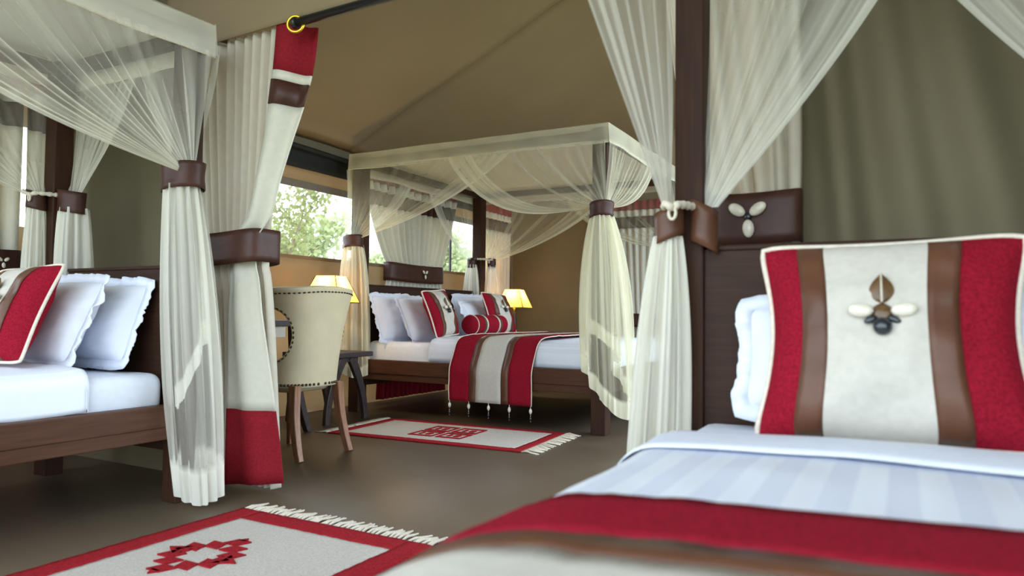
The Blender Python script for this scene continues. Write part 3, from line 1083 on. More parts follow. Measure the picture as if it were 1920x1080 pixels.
ln_ = thing('bed_net', 'cream mosquito net hung over the narrow left bed, tied to its headboard posts', 'mosquito net', LEFT)
canopy(ln_, LW, LL, LH + 0.01, 0.145, M_NETW, 2)
zt = LH - 0.12
hx = LW / 2 + 0.08
swag(ln_, (-hx, -0.06, zt), (-hx, 1.55, zt), (-hx + 0.028, 0.03, 1.45), 0.14, 21, 31, (-1, 0, 0), 0.30, 0.07, m=M_NETW, n=190, amp=0.026)
swag(ln_, (-hx, -0.09, zt), (-0.02, -0.09, zt), (-hx + 0.10, -0.03, 1.47), 0.06, 11, 32, (0, -1, 0), 0.20, m=M_NETW)
swag(ln_, (hx, -0.06, zt), (hx, 1.45, zt), (hx - 0.05, 0.09, 1.42), 0.10, 15, 33, (1, 0, 0), 0.24, m=M_NETW)
swag(ln_, (hx, -0.09, zt), (0.02, -0.09, zt), (hx - 0.16, -0.03, 1.42), 0.06, 11, 34, (0, -1, 0), 0.32, m=M_NETW)
swag(ln_, (-hx, LL + 0.06, zt), (-hx, 1.2, zt), (-hx + 0.03, LL, 1.5), 0.12, 12, 35, (-1, 0, 0), 0.22)
swag(ln_, (hx, LL + 0.06, zt), (hx, 1.2, zt), (hx - 0.03, LL, 1.5), 0.12, 12, 36, (1, 0, 0), 0.22)
tieback(ln_, (-hx + 0.08, 0.015, 1.435), 0.105, 0.085, 0.115, -0.10, 0.0, M_LEATHER, 0, 6)
tail(ln_, (-hx + 0.08, 0.02, 1.40), 0.02, 0.075, 0.095, 41, (-0.15, -0.02), (1.0, 0.9), 0, 0.07, 2.6, 12, M_NETW, 0.44, 0.16, mid=0.02)
tail(ln_, (-hx + 0.075, 0.015, 1.40), 0.42, 0.05, 0.07, 47, (-0.09, -0.01), (1.0, 0.9), 0, 0.30, 1.0, 9, M_NETW, 0.40, 0.10)
tieback(ln_, (hx - 0.055, 0.09, 1.395), 0.045, 0.05, 0.09, 0.2, 0.4, M_LEATHER, 0, 7)
tail(ln_, (hx - 0.055, 0.09, 1.37), 0.5, 0.035, 0.06, 42, (0, 0.0), (1, 1), 0, 0.05, 0, 9, M_NETW, 0.70)
tieback(ln_, (hx - 0.17, -0.02, 1.395), 0.085, 0.06, 0.11, 0.15, 0.0, M_LEATHER, 0, 8)
tail(ln_, (hx - 0.18, -0.03, 1.36), 0.5, 0.06, 0.085, 43, (-0.03, 0), (1.0, 1), 0, 0.05, 0, 9, M_NETW, 0.72)
knot(ln_, (hx - 0.03, 0.12, 1.43), (hx - 0.13, 0.03, 1.425))

# ---- right bed (nearest)
bed('narrow dark wooden four-poster bed nearest the camera at the right', RIGHT, RW, RL, RH, 1.035, 0.085, (0.27, 0.33, 0.40))
mattress('white mattress of the nearest bed at the right', RIGHT, RW / 2 - 0.04, 0.05, RL - 0.08, 0.36, 0.545)
bed_cover('duvet', 'white satin-striped duvet folded back below the big cushion, nearest bed', 'duvet', RIGHT, RW / 2 - 0.01, 0.572, 0.40, 0.53, RL - 0.04, M_DUVET, 0.11, 0.012, 8, 0.012, n=101)
hwR = RW / 2
fold = obj('turned_down_sheet', *(lambda rr: grid(lambda i, j: rr[j][i], 61, len(rr)))(
    [[Vector((p.x, y, p.z + dz + 0.004 * n3(p.x * 5, y * 6, 4))) for p in section(RW / 2 - 0.004, 0.577, 0.42, 0.11, 0.014, 61)]
     for y, dz in ((0.50, 0.002), (0.51, 0.008), (0.53, 0.010), (0.60, 0.008), (0.66, 0.007), (0.685, 0.005), (0.69, 0.0))]), M_SHEET, None)
fold.parent = bpy.data.objects['duvet.002']
runner('red, leather and cream striped runner across the nearest bed', RIGHT,
       [(-hwR - 0.045, 0.22), (-hwR - 0.04, 0.40), (-hwR - 0.005, 0.47), (-hwR + 0.045, 0.553), (-hwR + 0.15, 0.594), (-0.3, 0.601), (0.0, 0.604), (0.3, 0.601),
        (hwR - 0.15, 0.594), (hwR - 0.045, 0.553), (hwR + 0.005, 0.47), (hwR + 0.04, 0.40), (hwR + 0.045, 0.22)],
       1.135, 1.90, 0.15, STRIPES, 0, seed=4)


def rpos(X, Y):
    return 0.02 - X, 2.11 - Y


x, y = rpos(-0.06, 1.985)
white_pillow('white frilled-edge pillow behind the big cushion on the nearest bed', bp(RIGHT, x, y, 0.735, 12, 0), 0.62, 0.27, 0.16, 14, 0.045)
x, y = rpos(0.24, 1.93)
white_pillow('white pillow peeping out right of the big cushion on the nearest bed', bp(RIGHT, x, y, 0.76, 16, -4), 0.5, 0.36, 0.15, 15, 0.03)
x, y = rpos(-0.03, 1.76)
cushion('big striped red and cream cushion with shell flower on the nearest bed', bp(RIGHT, x, y, 0.795, 20, 0, 1.5), 0.55, 0.475, 0.18, 16, 0.92, None, 0.15)

rn_ = thing('bed_net', 'cream mosquito net tied back to the headboard posts of the nearest bed', 'mosquito net', RIGHT)
canopy(rn_, RW, RL, RH + 0.01, 0.14, M_NET, 3, 0.25)
zt = RH - 0.12
hx = RW / 2 + 0.08
# head-left post stands at +x here
swag(rn_, (hx, -0.06, zt), (hx, 1.25, zt), (hx - 0.03, 0.09, 1.16), 0.03, 6, 51, (1, 0, 0), 0.42, m=M_NETW, wT=0.09)
swag(rn_, (hx - 0.06, -0.07, zt), (-0.14, -0.07, zt), (hx - 0.12, 0.03, 1.155), 0.07, 6, 52, (0, -1, 0), 0.36, m=M_NETW, wT=0.07, hem=0.05)
swag(rn_, (-hx + 0.02, -0.07, zt), (0.14, -0.075, zt), (-hx + 0.08, 0.03, 1.155), 0.07, 6, 53, (0, -1, 0), 0.36, m=M_NETW, wT=0.07, hem=0.05)
swag(rn_, (-hx, -0.06, zt), (-hx, 1.10, zt), (-hx - 0.015, 0.09, 1.16), 0.03, 9, 54, (-1, 0, 0), 0.42, m=M_NETW, wT=0.09)
tieback(rn_, (hx - 0.035, 0.085, 1.105), 0.044, 0.044, 0.090, -0.35, 0.3, M_LEATHER2, 0, 9)
tail(rn_, (hx - 0.03, 0.085, 1.07), 0.12, 0.036, 0.082, 61, (0.045, 0), (1.0, 0.9), 0, 0.04, 0, 13, M_NETW, 0.75, 0.08)
tieback(rn_, (hx - 0.125, 0.045, 1.10), 0.040, 0.040, 0.120, 0.5, 0.2, M_LEATHER2, 0, 10)
knot(rn_, (hx - 0.03, 0.12, 1.15), (hx - 0.10, 0.075, 1.155))
tieback(rn_, (-hx, 0.085, 1.105), 0.055, 0.052, 0.095, 0.35, 0.3, M_LEATHER2, 0, 11)
tail(rn_, (-hx - 0.01, 0.085, 1.07), 0.12, 0.05, 0.10, 62, (-0.03, 0), (1.0, 0.9), 0, 0.04, 0, 9, M_NETW, 0.85, 0.08)

# ------------------------------------------------------------------ curtains
def curtain(label, M, x_of, zs, zwaist, bands, pleats, amp, seed, band=None, shell=None, nrow=60, group=None, thick=0.004, depth=None):
    """Pleated curtain. x_of(u, z) gives the place along the wall; bands = [(name, ztop, zbottom, material)]."""
    r = thing('curtain', label, 'curtain', M, group)
    nc = pleats * 10 + 1

    def pt(u, z):
        w = abs(x_of(1, z) - x_of(0, z))
        a = amp * (0.55 + 0.45 * sstep(zwaist, zs[0], z)) if z > zwaist else amp * (0.55 + 0.45 * sstep(zwaist, zs[1], z))
        ph = 2 * PI * pleats * u + 1.2 * n1(u * 5, seed)
        s = math.sin(ph)
        s = s * (1.15 - 0.15 * s * s)
        y = a * s * (0.75 + 0.5 * n1(u * 7 + 3, seed + 1))
        if depth:
            y += depth(u, z)
        return Vector((x_of(u, z) + 0.012 * n1(u * 8 + z, seed + 2), y, z))
    for nm, z0, z1, m in bands:
        k = max(2, int(abs(z0 - z1) / (zs[0] - zs[1]) * nrow) + 2)
        v, f = grid(lambda i, j: pt(i / (nc - 1), z0 + (z1 - z0) * j / (k - 1)), nc, k)
        o = obj(nm, v, f, m, r)
        sd = o.modifiers.new('thickness', 'SOLIDIFY')
        sd.thickness = thick
    if band:
        zc, h, dep, tilt = band
        x0, x1 = x_of(0, zc), x_of(1, zc)
        cx, rx = (x0 + x1) / 2, abs(x1 - x0) / 2 + 0.008
        n = 56
        def fb(i, j):
            th = 2 * PI * i / n
            c, s = math.cos(th), math.sin(th)
            x = rx * math.copysign(abs(c) ** 0.55, c)
            y = dep * math.copysign(abs(s) ** 0.45, s)
            bow = 0.07 * h * (1 - (x / rx) ** 2)
            return Vector((cx + x, y + 0.003 * n3(x * 9, j, seed), zc + (j / 5 - 0.5) * h - bow + tilt * x))
        v, f = grid(fb, n, 6, True)
        b = obj('tieback', v, f, M_LEATHER, r)
        sd = b.modifiers.new('thickness', 'SOLIDIFY')
        sd.thickness = 0.005
        if shell:
            sx, ss = shell[0], shell[1]
            c = obj('shell_flower', *lathe([(0.001, 0), (0.012 * ss, 0), (0.010 * ss, 0.006), (0.001, 0.007)], 10), M_BEAD, b, True,
                    T(cx + sx, -dep - 0.004, zc - 0.005) @ RX(90))
            for an in (105, 235, 355) if ss > 0.5 else (100,):
                obj('shell', *ellipsoid(0.016 * ss, 0.025 * ss, 0.010 * ss), M_SHELL, c, True, RZ(an - 90 + 40) @ T(0, 0.034 * ss, 0.008))
    return r


def lerp(a, b, t):
    return a + (b - a) * t


def waist(top, mid, low, zt_, zm, zl, pw=0.75):
    """Hourglass outline from three x-ranges."""
    def f(u, z):
        if abs(z - zm) < 0.085:
            return lerp(mid[0], mid[1], u)
        if z > zm:
            t = ((z - zm - 0.085) / (zt_ - zm - 0.085)) ** pw
            return lerp(lerp(mid[0], top[0], t), lerp(mid[1], top[1], t), u)
        t = ((zm - z - 0.085) / (zm - zl - 0.085)) ** 0.6
        return lerp(lerp(mid[0], low[0], t), lerp(mid[1], low[1], t), u)
    return f


# partition curtain, left of the opening
CL = T(0, 2.41, 0)
xo = waist((-3.17, -2.52), (-3.06, -2.635), (-2.96, -2.53), 2.19, 1.14, 0.03)
r = curtain('cream partition curtain gathered left of the opening, banded with dark leather', CL, xo, (2.18, 0.03), 1.14,
            [('lining', 2.18, 0.03, M_CURTAIN)], 10, 0.040, 1, (1.145, 0.155, 0.118, 0.035))
# the leading edge turns over and shows the striped front
fo = waist((-2.56, -2.365), (-2.84, -2.655), (-2.80, -2.475), 2.19, 1.14, 0.03, 0.34)
for nm, z0, z1, m in (('red_heading', 2.18, 1.955, M_REDL), ('cream_front', 1.955, 1.91, M_CURTFRONT), ('leather_stripe', 1.91, 1.80, M_LEATHER), ('cream_front', 1.80, 0.385, M_CURTFRONT), ('red_hem', 0.385, 0.045, M_REDL)):
    k = max(3, int(abs(z0 - z1) * 22))
    def ff(i, j):
        u = i / 24
        z = z0 + (z1 - z0) * j / (k - 1)
        fold = 0.018 * math.sin(u * 8 + z * 1.3) + 0.03 * (1 - u) * sstep(1.2, 2.0, z)
        y = -0.075 + fold + 0.12 * sstep(1.3, 2.1, z) * u - (0.005 if m is M_LEATHER else 0) + 0.04 * u * sstep(0.9, 0.0, z)
        if abs(z - 1.14) < 0.3:
            y += 0.030 * (1 - abs(z - 1.14) / 0.3)
        zz = z + 0.035 * (u - 0.5) * sstep(0.5, 0.0, z) - 0.045 * (u - 0.5) * sstep(1.6, 1.9, z)
        return Vector((fo(u, z), y, zz))
    v, f = grid(ff, 25, k)
    o = obj(nm, v, f, m, r)
    sd = o.modifiers.new('thickness', 'SOLIDIFY')
    sd.thickness = 0.005
obj('eyelet', *xf(T(-2.392, -0.092, 2.138) @ RZ(25) @ RX(90), tube([(0.036 * math.cos(2 * PI * k / 24), 0.036 * math.sin(2 * PI * k / 24), 0) for k in range(24)], 0.007, 8, True)), M_BRASS, r)

# partition curtain, right of the opening
xo = waist((-0.74, -0.285), (-0.62, -0.283), (-0.66, -0.285), 2.19, 1.15, 0.03)
curtain('cream partition curtain with shell-trimmed leather band behind the nearest headboard', CL, xo, (2.18, 0.03), 1.15,
        [('lining', 2.18, 0.03, M_CURTAIN)], 7, 0.040, 2, (1.165, 0.165, 0.055, -0.01), (0.02, 1.15))
rod = thing('curtain_rod', 'black metal rod across the partition opening', 'curtain rod', T(-1.4, 2.325, 2.148))
obj('pole', *tube([(-0.99, 0, 0.0), (1.15, 0, 0.04)], 0.020, 12), M_BLACK, rod)
obj('end_cap', *lathe([(0.001, 0), (0.026, 0), (0.026, 0.02), (0.001, 0.022)], 14), M_BLACK, rod, True, T(-1.01, 0, 0) @ RY(90))

# window curtains of the far room: origin on the wall, x along +Y
WC = T(XW + 0.075, 0, 0) @ RZ(90)
HEAD = lambda zt_, zb_: [('red_heading', zt_, 2.06, M_REDL), ('cream_heading', 2.06, 1.985, M_CURTFRONT), ('leather_stripe', 1.985, 1.85, M_LEATHER), ('cream_panel', 1.85, 0.30, M_CURTFRONT), ('red_hem', 0.30, zb_, M_REDL)]
xo = waist((5.02, 6.62), (5.42, 6.32), (5.30, 6.40), 2.17, 1.24, 0.03)
curtain('cream window curtain with leather band behind the far headboard', WC, xo, (2.17, 0.03), 1.24, HEAD(2.17, 0.03), 14, 0.046, 3,
        (1.245, 0.175, 0.075, 0.0), (0.06, 0.9))
xo = waist((7.10, 7.86), (7.28, 7.84), (7.2, 7.86), 2.17, 1.05, 0.03)
curtain('cream window curtain hanging in the far corner behind the lamp', WC, xo, (2.17, 0.03), 1.05, HEAD(2.17, 0.03), 8, 0.028, 4, (1.0, 0.15, 0.07, 0.0))
# far wall curtain: x along +X
FC = T(0, YF - 0.11, 0)
xo = waist((-3.02, -1.55), (-2.86, -1.95), (-2.9, -1.9), 2.17, 0.80, 0.03)
curtain('cream curtain on the far wall beyond the foot of the wide bed', FC, xo, (2.17, 0.03), 0.80, HEAD(2.17, 0.03), 17, 0.026, 5, (0.80, 0.15, 0.07, 0.0), (-0.12, 1.0))
# near-room window curtains
NC = T(XW + 0.085, 0, 0) @ RZ(90)
xo = waist((1.20, 2.165), (1.35, 2.165), (1.3, 2.165), 2.17, 1.10, 0.03)
curtain('cream curtain over the window behind the left bed', NC, xo, (2.17, 0.03), 1.10, HEAD(2.17, 0.03), 9, 0.030, 6, (1.10, 0.13, 0.07, 0.0), (0.30, 0.6))
xo = waist((2.195, 2.42), (2.195, 2.42), (2.195, 2.42), 2.17, 1.10, 0.03)
curtain('narrow cream curtain in the corner behind the left bed post', NC, xo, (2.17, 0.03), 1.10, HEAD(2.17, 0.03), 3, 0.024, 7)

# ------------------------------------------------------------------ lamps and tables
def lamp(label, M, seed):
    r = thing('table_lamp', label, 'lamp', M)
    obj('base', *join(bm_out(boxbm((-0.06, -0.06, 0), (0.06, 0.06, 0.025), 0.006)), lathe([(0.001, 0.02), (0.035, 0.02), (0.022, 0.06), (0.034, 0.13), (0.038, 0.2), (0.02, 0.29), (0.014, 0.34), (0.001, 0.34)], 18)), M_TABLE, r)
    obj('socket', *lathe([(0.001, 0.33), (0.014, 0.33), (0.016, 0.40), (0.001, 0.40)], 12), M_BRASS, r)
    z0, z1, b, t = 0.385, 0.59, 0.165, 0.085
    C0 = [Vector((sx * b, sy * b, z0)) for sx, sy in ((-1, -1), (1, -1), (1, 1), (-1, 1))]
    C1 = [Vector((sx * t, sy * t, z1)) for sx, sy in ((-1, -1), (1, -1), (1, 1), (-1, 1))]
    for k in range(4):
        a, bb, c, d = C0[k], C0[(k + 1) % 4], C1[(k + 1) % 4], C1[k]
        nr = (bb - a).cross(d - a).normalized()
        v, f = grid(lambda i, j: a.lerp(bb, i / 8).lerp(d.lerp(c, i / 8), j / 6) + nr * (-0.004 * math.sin(PI * i / 8) * math.sin(PI * j / 6)), 9, 7)
        p = obj('shade_panel', v, f, M_SHADE, r)
        obj('seam', *tube([a, d], 0.0035, 6), M_STITCH, p)
        obj('rim', *tube([a, bb], 0.003, 6), M_STITCH, p)
    obj('bulb', *xf(T(0, 0, 0.45), xf(RX(90), ellipsoid(0.028, 0.04, 0.028, 12, 8))), BULB, r)
    d = bpy.data.lights.new('bulb_light', 'POINT')
    d.energy = 2.0
    d.color = (1.0, 0.78, 0.48)
    d.shadow_soft_size = 0.03
    o = bpy.data.objects.new('bulb_light', d)
    COL.objects.link(o)
    o.parent = r
    o.location = (0, 0, 0.515)
    return r


BULB = bpy.data.materials.new('glowing_bulb')
_nt, _N, _L = nodes_of(BULB)
_N['Principled BSDF'].inputs['Emission Color'].default_value = (1, 0.75, 0.42, 1)
_N['Principled BSDF'].inputs['Emission Strength'].default_value = 3.0


def bedside(label, M):
    r = thing('bedside_table', label, 'table', M)
    box('table_top', (-0.25, -0.24, 0.497), (0.25, 0.24, 0.535), M_TABLE, r, 0.004)
    for sx in (-1, 1):
        for sy in (-1, 1):
            P = [(sx * (0.04 + 0.175 * math.sin(PI / 2 * t) ** 0.9), sy * 0.19, 0.497 * (1 - t)) for t in [k / 14 for k in range(15)]]
            obj('leg', *sweep_rect(P, 0.035, [0.075 - 0.03 * t / 14 for t in range(15)], (0, 1, 0)), M_TABLE, r, False)
    box('apron', (-0.12, -0.2, 0.46), (0.12, 0.2, 0.497), M_TABLE, r, 0.003)
    return r


bedside('charcoal bedside table with curved legs between the chair and the far bed', T(-3.96, 4.26) @ RZ(90))
lamp('lit parchment lamp on the bedside table behind the chair', T(-3.93, 4.24, 0.535) @ RZ(12), 1)
bedside('charcoal bedside table at the far corner side of the wide bed', T(-3.96, 7.22) @ RZ(90))
lamp('lit parchment lamp in the far corner beyond the wide bed', T(-3.90, 7.20, 0.535) @ RZ(8), 2)

dk = thing('writing_desk', 'dark wooden desk against the window wall in front of the chair', 'desk', T(-3.96, 3.22) @ RZ(90))
box('desk_top', (-0.60, -0.32, 0.745), (0.60, 0.32, 0.785), M_TABLE, dk, 0.004)
for sx in (-1, 1):
    for sy in (-1, 1):
        P = [(sx * (0.40 + 0.16 * t * t), sy * 0.27, 0.745 * (1 - t)) for t in [k / 10 for k in range(11)]]
        obj('leg', *sweep_rect(P, 0.045, [0.065 - 0.02 * t / 10 for t in range(11)], (0, 1, 0)), M_TABLE, dk, False)
box('drawer_front', (-0.30, -0.30, 0.67), (0.30, -0.275, 0.745), M_CREAM, dk, 0.003)

# ------------------------------------------------------------------ upholstered chair
ch = thing('upholstered_chair', 'khaki upholstered barrel-back chair with nail trim and sabre legs', 'chair', T(-3.21, 3.185) @ RZ(90))


def shell_pt(ph, z):
    k = (z - 0.40) / 0.58
    hw = 0.222 + 0.085 * max(0, k) ** 2.2
    dep = 0.20 + 0.085 * max(0, k) ** 1.2
    s, c = math.sin(ph), math.cos(ph)
    return Vector((hw * math.copysign(abs(s) ** 0.72, s), -dep * math.copysign(abs(c) ** 0.72, c), z))


PH = math.radians(112)
HC, HR, HZ, HZR = math.radians(92), math.radians(38), 0.71, 0.155
NU, NV = 121, 49


def top_z(ph):
    return 0.985 - 0.035 * (abs(ph) / PH) ** 2 + 0.004 * math.cos(ph * 4)


def sparam(i, j):
    ph = -PH + 2 * PH * i / (NU - 1)
    z = 0.405 + (top_z(ph) - 0.405) * j / (NV - 1)
    return ph, z


inside = lambda ph, z: ((abs(ph) - HC) / HR) ** 2 + ((z - HZ) / HZR) ** 2
vs, keep = [], []
for j in range(NV):
    for i in range(NU):
        ph, z = sparam(i, j)
        q = inside(ph, z)
        if 1e-6 < q < 1:
            k = 1 / math.sqrt(q)
            sg = 1 if ph >= 0 else -1
            ph = sg * min(PH, HC + (abs(ph) - HC) * k)
            z = HZ + (z - HZ) * k
        vs.append(shell_pt(ph, z))
fs = []
for j in range(NV - 1):
    for i in range(NU - 1):
        cs = [inside(*sparam(a, b)) for a, b in ((i, j), (i + 1, j), (i + 1, j + 1), (i, j + 1))]
        if min(cs) >= 1 or max(cs) >= 1 and sum(c < 1 for c in cs) <= 2:
            fs.append((j * NU + i, j * NU + i + 1, (j + 1) * NU + i + 1, (j + 1) * NU + i))
o = obj('backrest', vs, fs, M_CHAIR, ch)
sd = o.modifiers.new('thickness', 'SOLIDIFY')
sd.thickness = 0.045
sd.offset = -1
if (shell_pt(0.1, .7) - shell_pt(0, .7)).cross(shell_pt(0, .8) - shell_pt(0, .7)).y > 0:
    sd.offset = 1
# stitching along the rim and round the side openings: rows of short dashes
dash = []
def dashes(path):
    P = resample(path, int(sum((b - a).length for a, b in zip(path, path[1:])) / 0.0135))
    for k in range(0, len(P) - 1, 2):
        dash.append(tube([P[k], P[k + 1]], 0.0042, 5))
outw = lambda p: Vector((p.x * 1.006, p.y * 1.008 - 0.0, p.z))
dashes([outw(shell_pt(-PH + 2 * PH * i / 120, top_z(-PH + 2 * PH * i / 120) - 0.028)) for i in range(121)])
for sg in (-1, 1):
    dashes([outw(shell_pt(sg * (HC - (HR + math.radians(3)) * math.cos(a)), HZ + (HZR + 0.010) * math.sin(a))) for a in [-1.35 + 2.7 * k / 40 for k in range(41)]])
o = obj('stitching', *join(*dash), M_STITCH, ch)
o['kind'] = 'stuff'
nail = None
for k in range(34):
    ph = -PH + 0.05 + (2 * PH - 0.1) * k / 33
    p = shell_pt(ph, 0.422)
    Mx = T(p.x * 1.01, p.y * 1.01, p.z)
    if nail is None:
        nail = obj('nail_head', *ellipsoid(0.0085, 0.0085, 0.0085, 8, 5), M_NAIL, ch, True, Mx)
    else:
        link_copy(nail, ch, Mx)
bm = boxbm((-0.17, -0.12, 0.37), (0.17, 0.25, 0.50), 0.04, 4)
v, f = bm_out(bm)
obj('seat', v, f, M_CHAIR, ch)
for sx in (-1, 1):
    P = [(sx * (0.175 + 0.03 * t), -0.165 - 0.075 * t ** 2.0, 0.42 * (1 - t)) for t in [k / 12 for k in range(13)]]
    lg = obj('leg', *sweep_rect(P, [0.052 - 0.016 * k / 12 for k in range(13)], [0.055 - 0.018 * k / 12 for k in range(13)], (1, 0, 0)), M_CHAIRWOOD, ch, False)
    P = [(sx * 0.185, 0.225 + 0.01 * t, 0.42 * (1 - t)) for t in [k / 6 for k in range(7)]]
    obj('leg', *sweep_rect(P, [0.05 - 0.02 * k / 6 for k in range(7)], [0.05 - 0.02 * k / 6 for k in range(7)], (1, 0, 0)), M_CHAIRWOOD, ch, False)

# ------------------------------------------------------------------ rugs
def rug(label, M, w, l, motif, ms, seed, bord=0.085, nf=44, ends=(1,), moff=(0, 0)):
    """Flat-woven rug; x across (w), y along (l); fringes on the y ends listed."""
    r = thing('rug', label, 'rug', M)
    hw, hl = w / 2, l / 2

    def slab(x0, x1, y0, y1, z, m, nm, ragged=0.0):
        nx, ny = max(4, int((x1 - x0) / 0.02)), max(4, int((y1 - y0) / 0.02))
        def fn(i, j):
            x = x0 + (x1 - x0) * i / (nx - 1)
            y = y0 + (y1 - y0) * j / (ny - 1)
            e = 0.006 * n3(x * 2 + seed, y * 2, 4)
            jx = 0.003 * n1(y * 60, seed + 1) + 0.003 * n1(y * 9, seed) if i in (0, nx - 1) else 0
            jy = 0.003 * n1(x * 60, seed + 2) + 0.003 * n1(x * 9, seed) if j in (0, ny - 1) else 0
            return Vector((x + jx, y + jy, z + 0.0015 * n3(x * 30, y * 30, seed) + abs(e) * 0.4))
        v, f = grid(fn, nx, ny)
        o = obj(nm, v, f, m, r)
        sd = o.modifiers.new('thickness', 'SOLIDIFY')
        sd.thickness = 0.008
        sd.offset = -1
        return o
    slab(-hw + bord, hw - bord, -hl + bord, hl - bord, 0.0095, M_RUGCREAM, 'field')
    slab(-hw, -hw + bord, -hl, hl, 0.0105, M_RUGRED, 'border')
    slab(hw - bord, hw, -hl, hl, 0.0105, M_RUGRED, 'border')
    slab(-hw + bord, hw - bord, -hl, -hl + bord, 0.0105, M_RUGRED, 'border')
    slab(-hw + bord, hw - bord, hl - bord, hl, 0.0105, M_RUGRED, 'border')
    for poly in motif:
        P = [Vector((moff[0] + p[0] * ms, moff[1] + p[1] * ms, 0)) for p in poly]
        n = len(P)
        vs = [p + Vector((0, 0, 0.008)) for p in P] + [p + Vector((0, 0, 0.0150)) for p in P]
        fs = [tuple(range(n - 1, -1, -1)), tuple(range(n, 2 * n))] + [(k, (k + 1) % n, (k + 1) % n + n, k + n) for k in range(n)]
        obj('motif', vs, fs, M_RUGRED, r, False)
    rnd = random.Random(seed)
    src = []
    for q in range(4):
        a = rnd.uniform(-0.5, 0.5)
        P = [(0, 0, 0.006), (0.008 * a, 0.035, 0.012), (0.03 * a, 0.075, 0.006), (0.055 * a, 0.105 + 0.02 * rnd.random(), 0.004)]
        src.append(tube(P, [0.0045, 0.006, 0.0055, 0.003], 6))
    protos = [None] * 4
    for e in ends:
        for k in range(nf):
            x = -hw + 0.012 + (w - 0.024) * k / (nf - 1) + rnd.uniform(-0.004, 0.004)
            Mx = T(x, e * (hl - 0.003), 0) @ RZ((0 if e > 0 else 180) + rnd.uniform(-16, 16) - 8 * e)
            q = rnd.randrange(4)
            if protos[q] is None:
                protos[q] = obj('fringe_tassel', *src[q], M_FRINGE, r, True, Mx)
            else:
                link_copy(protos[q], r, Mx)
    return r


# stepped diamond of the near rug
def para(cx, cy, w, h, sk=0.0):
    return [(cx - w / 2 - sk, cy - h / 2), (cx + w / 2 - sk, cy - h / 2), (cx + w / 2 + sk, cy + h / 2), (cx - w / 2 + sk, cy + h / 2)]


DIA = []
for sg in (-1, 1):
    for k, (cx, cy) in enumerate(((0.0, 1.0), (0.30, 0.62), (0.62, 0.30))):
        DIA.append(para(sg * -cx if False else cx * sg, cy * sg if k else cy * sg, 0.42, 0.37, 0.06))
        if 0 < k:
            DIA.append(para(-cx * sg, cy * sg, 0.42, 0.37, -0.06))
    DIA.append([(sg * 0.62, -0.30), (sg * 1.12, 0.0), (sg * 0.62, 0.30), (sg * 0.72, 0.0)])
    DIA.append([(sg * 0.50, -0.16), (sg * 0.86, -0.05), (sg * 0.86, 0.05), (sg * 0.50, 0.16)])
    DIA.append([(-0.14, sg * 1.12), (0.14, sg * 1.12), (0.0, sg * 1.34)])
rug('large red-bordered cream rug with a stepped diamond beside the nearest bed', T(-1.97, 1.385), 0.98, 1.53, DIA, 0.150, 3, 0.11, 46, (1,), (-0.13, 0.28))
# squares-in-squares motif of the far rug
SQ = []
for sx in (-1, 1):
    for sy in (-1, 1):
        c = (sx * 0.5, sy * 0.5)
        def bar(x0, x1, y0, y1):
            SQ.append([(c[0] + x0, c[1] + y0), (c[0] + x1, c[1] + y0), (c[0] + x1, c[1] + y1), (c[0] + x0, c[1] + y1)])
        bar(-0.43, 0.43, 0.36, 0.43)
        bar(-0.43, 0.43, -0.43, -0.36)
        bar(-0.43, -0.29, -0.36, 0.36)
        bar(0.29, 0.43, -0.36, 0.36)
        bar(-0.14, 0.14, 0.04, 0.20)
        bar(-0.14, 0.14, -0.20, -0.10)
rug('smaller red-bordered cream rug with a four-square motif beside the far bed', T(-2.80, 4.22) @ RZ(-86.5), 0.78, 1.47, SQ, 0.22, 5, 0.075, 38, (1, -1))

# ------------------------------------------------------------------ outdoors
gm = mat('dry_grass_ground', (0.42, 0.40, 0.22), 0.95, 0.3, 1.2, 0.3, 20)
o = sheet('ground', (-40, -30, -0.35), (XW - 0.4, -30, -0.35), (-40, 40, -0.35), (XW - 0.4, 40, -0.35), gm, 40, 40, 0.15, 0.3, 2, 0.01)
struct(o)
o = sheet('ground_right', (0.5, YP + 0.1, -0.02), (30, YP + 0.1, -0.02), (0.5, 40, -0.02), (30, 40, -0.02), gm, 30, 30, 0.0, 0.3, 6, 0.01)
struct(o)
o = sheet('ground_front', (XW - 0.4, -40, -0.36), (20, -40, -0.36), (XW - 0.4, YB - 0.3, -0.36), (20, YB - 0.3, -0.36), gm, 30, 30, 0.1, 0.3, 4, 0.01)
struct(o)


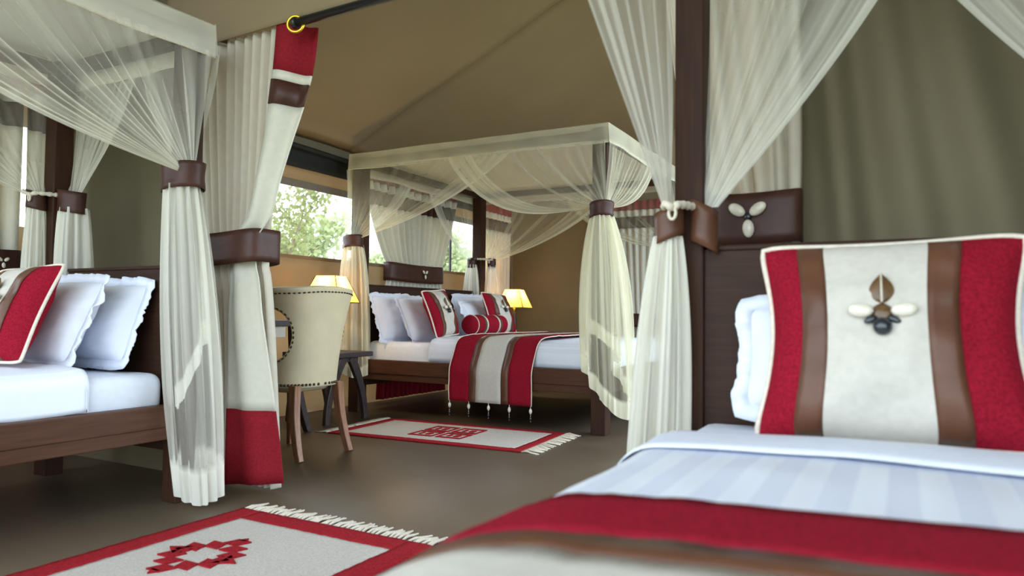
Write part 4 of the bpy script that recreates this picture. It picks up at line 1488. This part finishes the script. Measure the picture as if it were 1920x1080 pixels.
def tree(label, base, h, spread, nleaf, seed, lm, leafsize=0.10, trunk_r=0.12, group=None, zmin=0.0):
    rnd = random.Random(seed)
    r = thing('tree', label, 'tree', T(*base), group)
    segs, tips = [], []

    def grow(p, d, ln, rad, lev):
        P, R = [p], [rad]
        q = p.copy()
        dd = d.copy()
        n = 5
        for k in range(n):
            dd = (dd + Vector((rnd.uniform(-.28, .28), rnd.uniform(-.28, .28), rnd.uniform(-.10, .22)))).normalized()
            q = q + dd * ln / n
            P.append(q.copy())
            R.append(rad * (1 - 0.45 * (k + 1) / n))
            if lev >= 2:
                tips.append(q.copy())
        segs.append(tube(P, R, 6 if lev < 2 else 4, cap=False))
        if lev < 4:
            for b in range(3 if lev < 2 else 2):
                a = rnd.uniform(0, 2 * PI)
                nd = (dd + Vector((math.cos(a), math.sin(a), rnd.uniform(-0.1, 0.5))) * spread).normalized()
                st = P[rnd.randint(2, n)]
                grow(st.copy(), nd, ln * rnd.uniform(0.6, 0.8), R[-1] * 0.75, lev + 1)
    grow(Vector((0, 0, 0)), Vector((0.1, 0.1, 1)).normalized(), h * 0.33, trunk_r, 0)
    obj('trunk', *join(*segs), M_BARK, r)
    vs, fs = [], []
    for k in range(nleaf):
        t = tips[rnd.randrange(len(tips))] + Vector((rnd.gauss(0, .16), rnd.gauss(0, .16), rnd.gauss(0, .13)))
        a = Vector((rnd.gauss(0, 1), rnd.gauss(0, 1), rnd.gauss(0, 1))).normalized()
        b = a.orthogonal().normalized()
        s = leafsize * rnd.uniform(0.6, 1.2)
        i = len(vs)
        vs += [t - a * s / 2, t + b * s * 0.28, t + a * s / 2, t - b * s * 0.28]
        fs.append((i, i + 1, i + 2, i + 3))
    o = obj('foliage', vs, fs, lm, r, False)
    return r


LM1 = leaf_mat('olive_leaf', (0.22, 0.23, 0.10))
LM2 = leaf_mat('pale_leaf', (0.36, 0.39, 0.22))
tree('branching tree with sparse olive leaves right outside the window', (-8.2, 8.3, -0.35), 4.6, 0.75, 3600, 4, LM1, 0.10, 0.11)
tree('taller leafy tree outside, seen past the cream curtain', (-11.0, 11.3, -0.35), 4.6, 0.9, 8000, 9, LM2, 0.15, 0.12)
tree('pale bushy tree outside beyond the headboard window', (-10.4, 15.9, -0.35), 3.5, 0.95, 11000, 12, LM2, 0.18, 0.12)
tree('pale bushy tree outside farther along the window wall', (-13.5, 16.0, -0.35), 4.0, 0.95, 11000, 17, LM2, 0.20, 0.12)
tree('pale broad tree outside to the left behind the sparse tree', (-14.0, 12.0, -0.35), 4.2, 0.95, 11000, 21, LM2, 0.20, 0.12)
tree('pale low tree outside, seen beside the far head post', (-8.6, 13.4, -0.35), 4.2, 0.95, 9000, 31, LM2, 0.13, 0.10)
tree('pale tree outside beyond the far corner', (-12.6, 20.4, -0.35), 4.2, 0.95, 11000, 25, LM2, 0.22, 0.12)
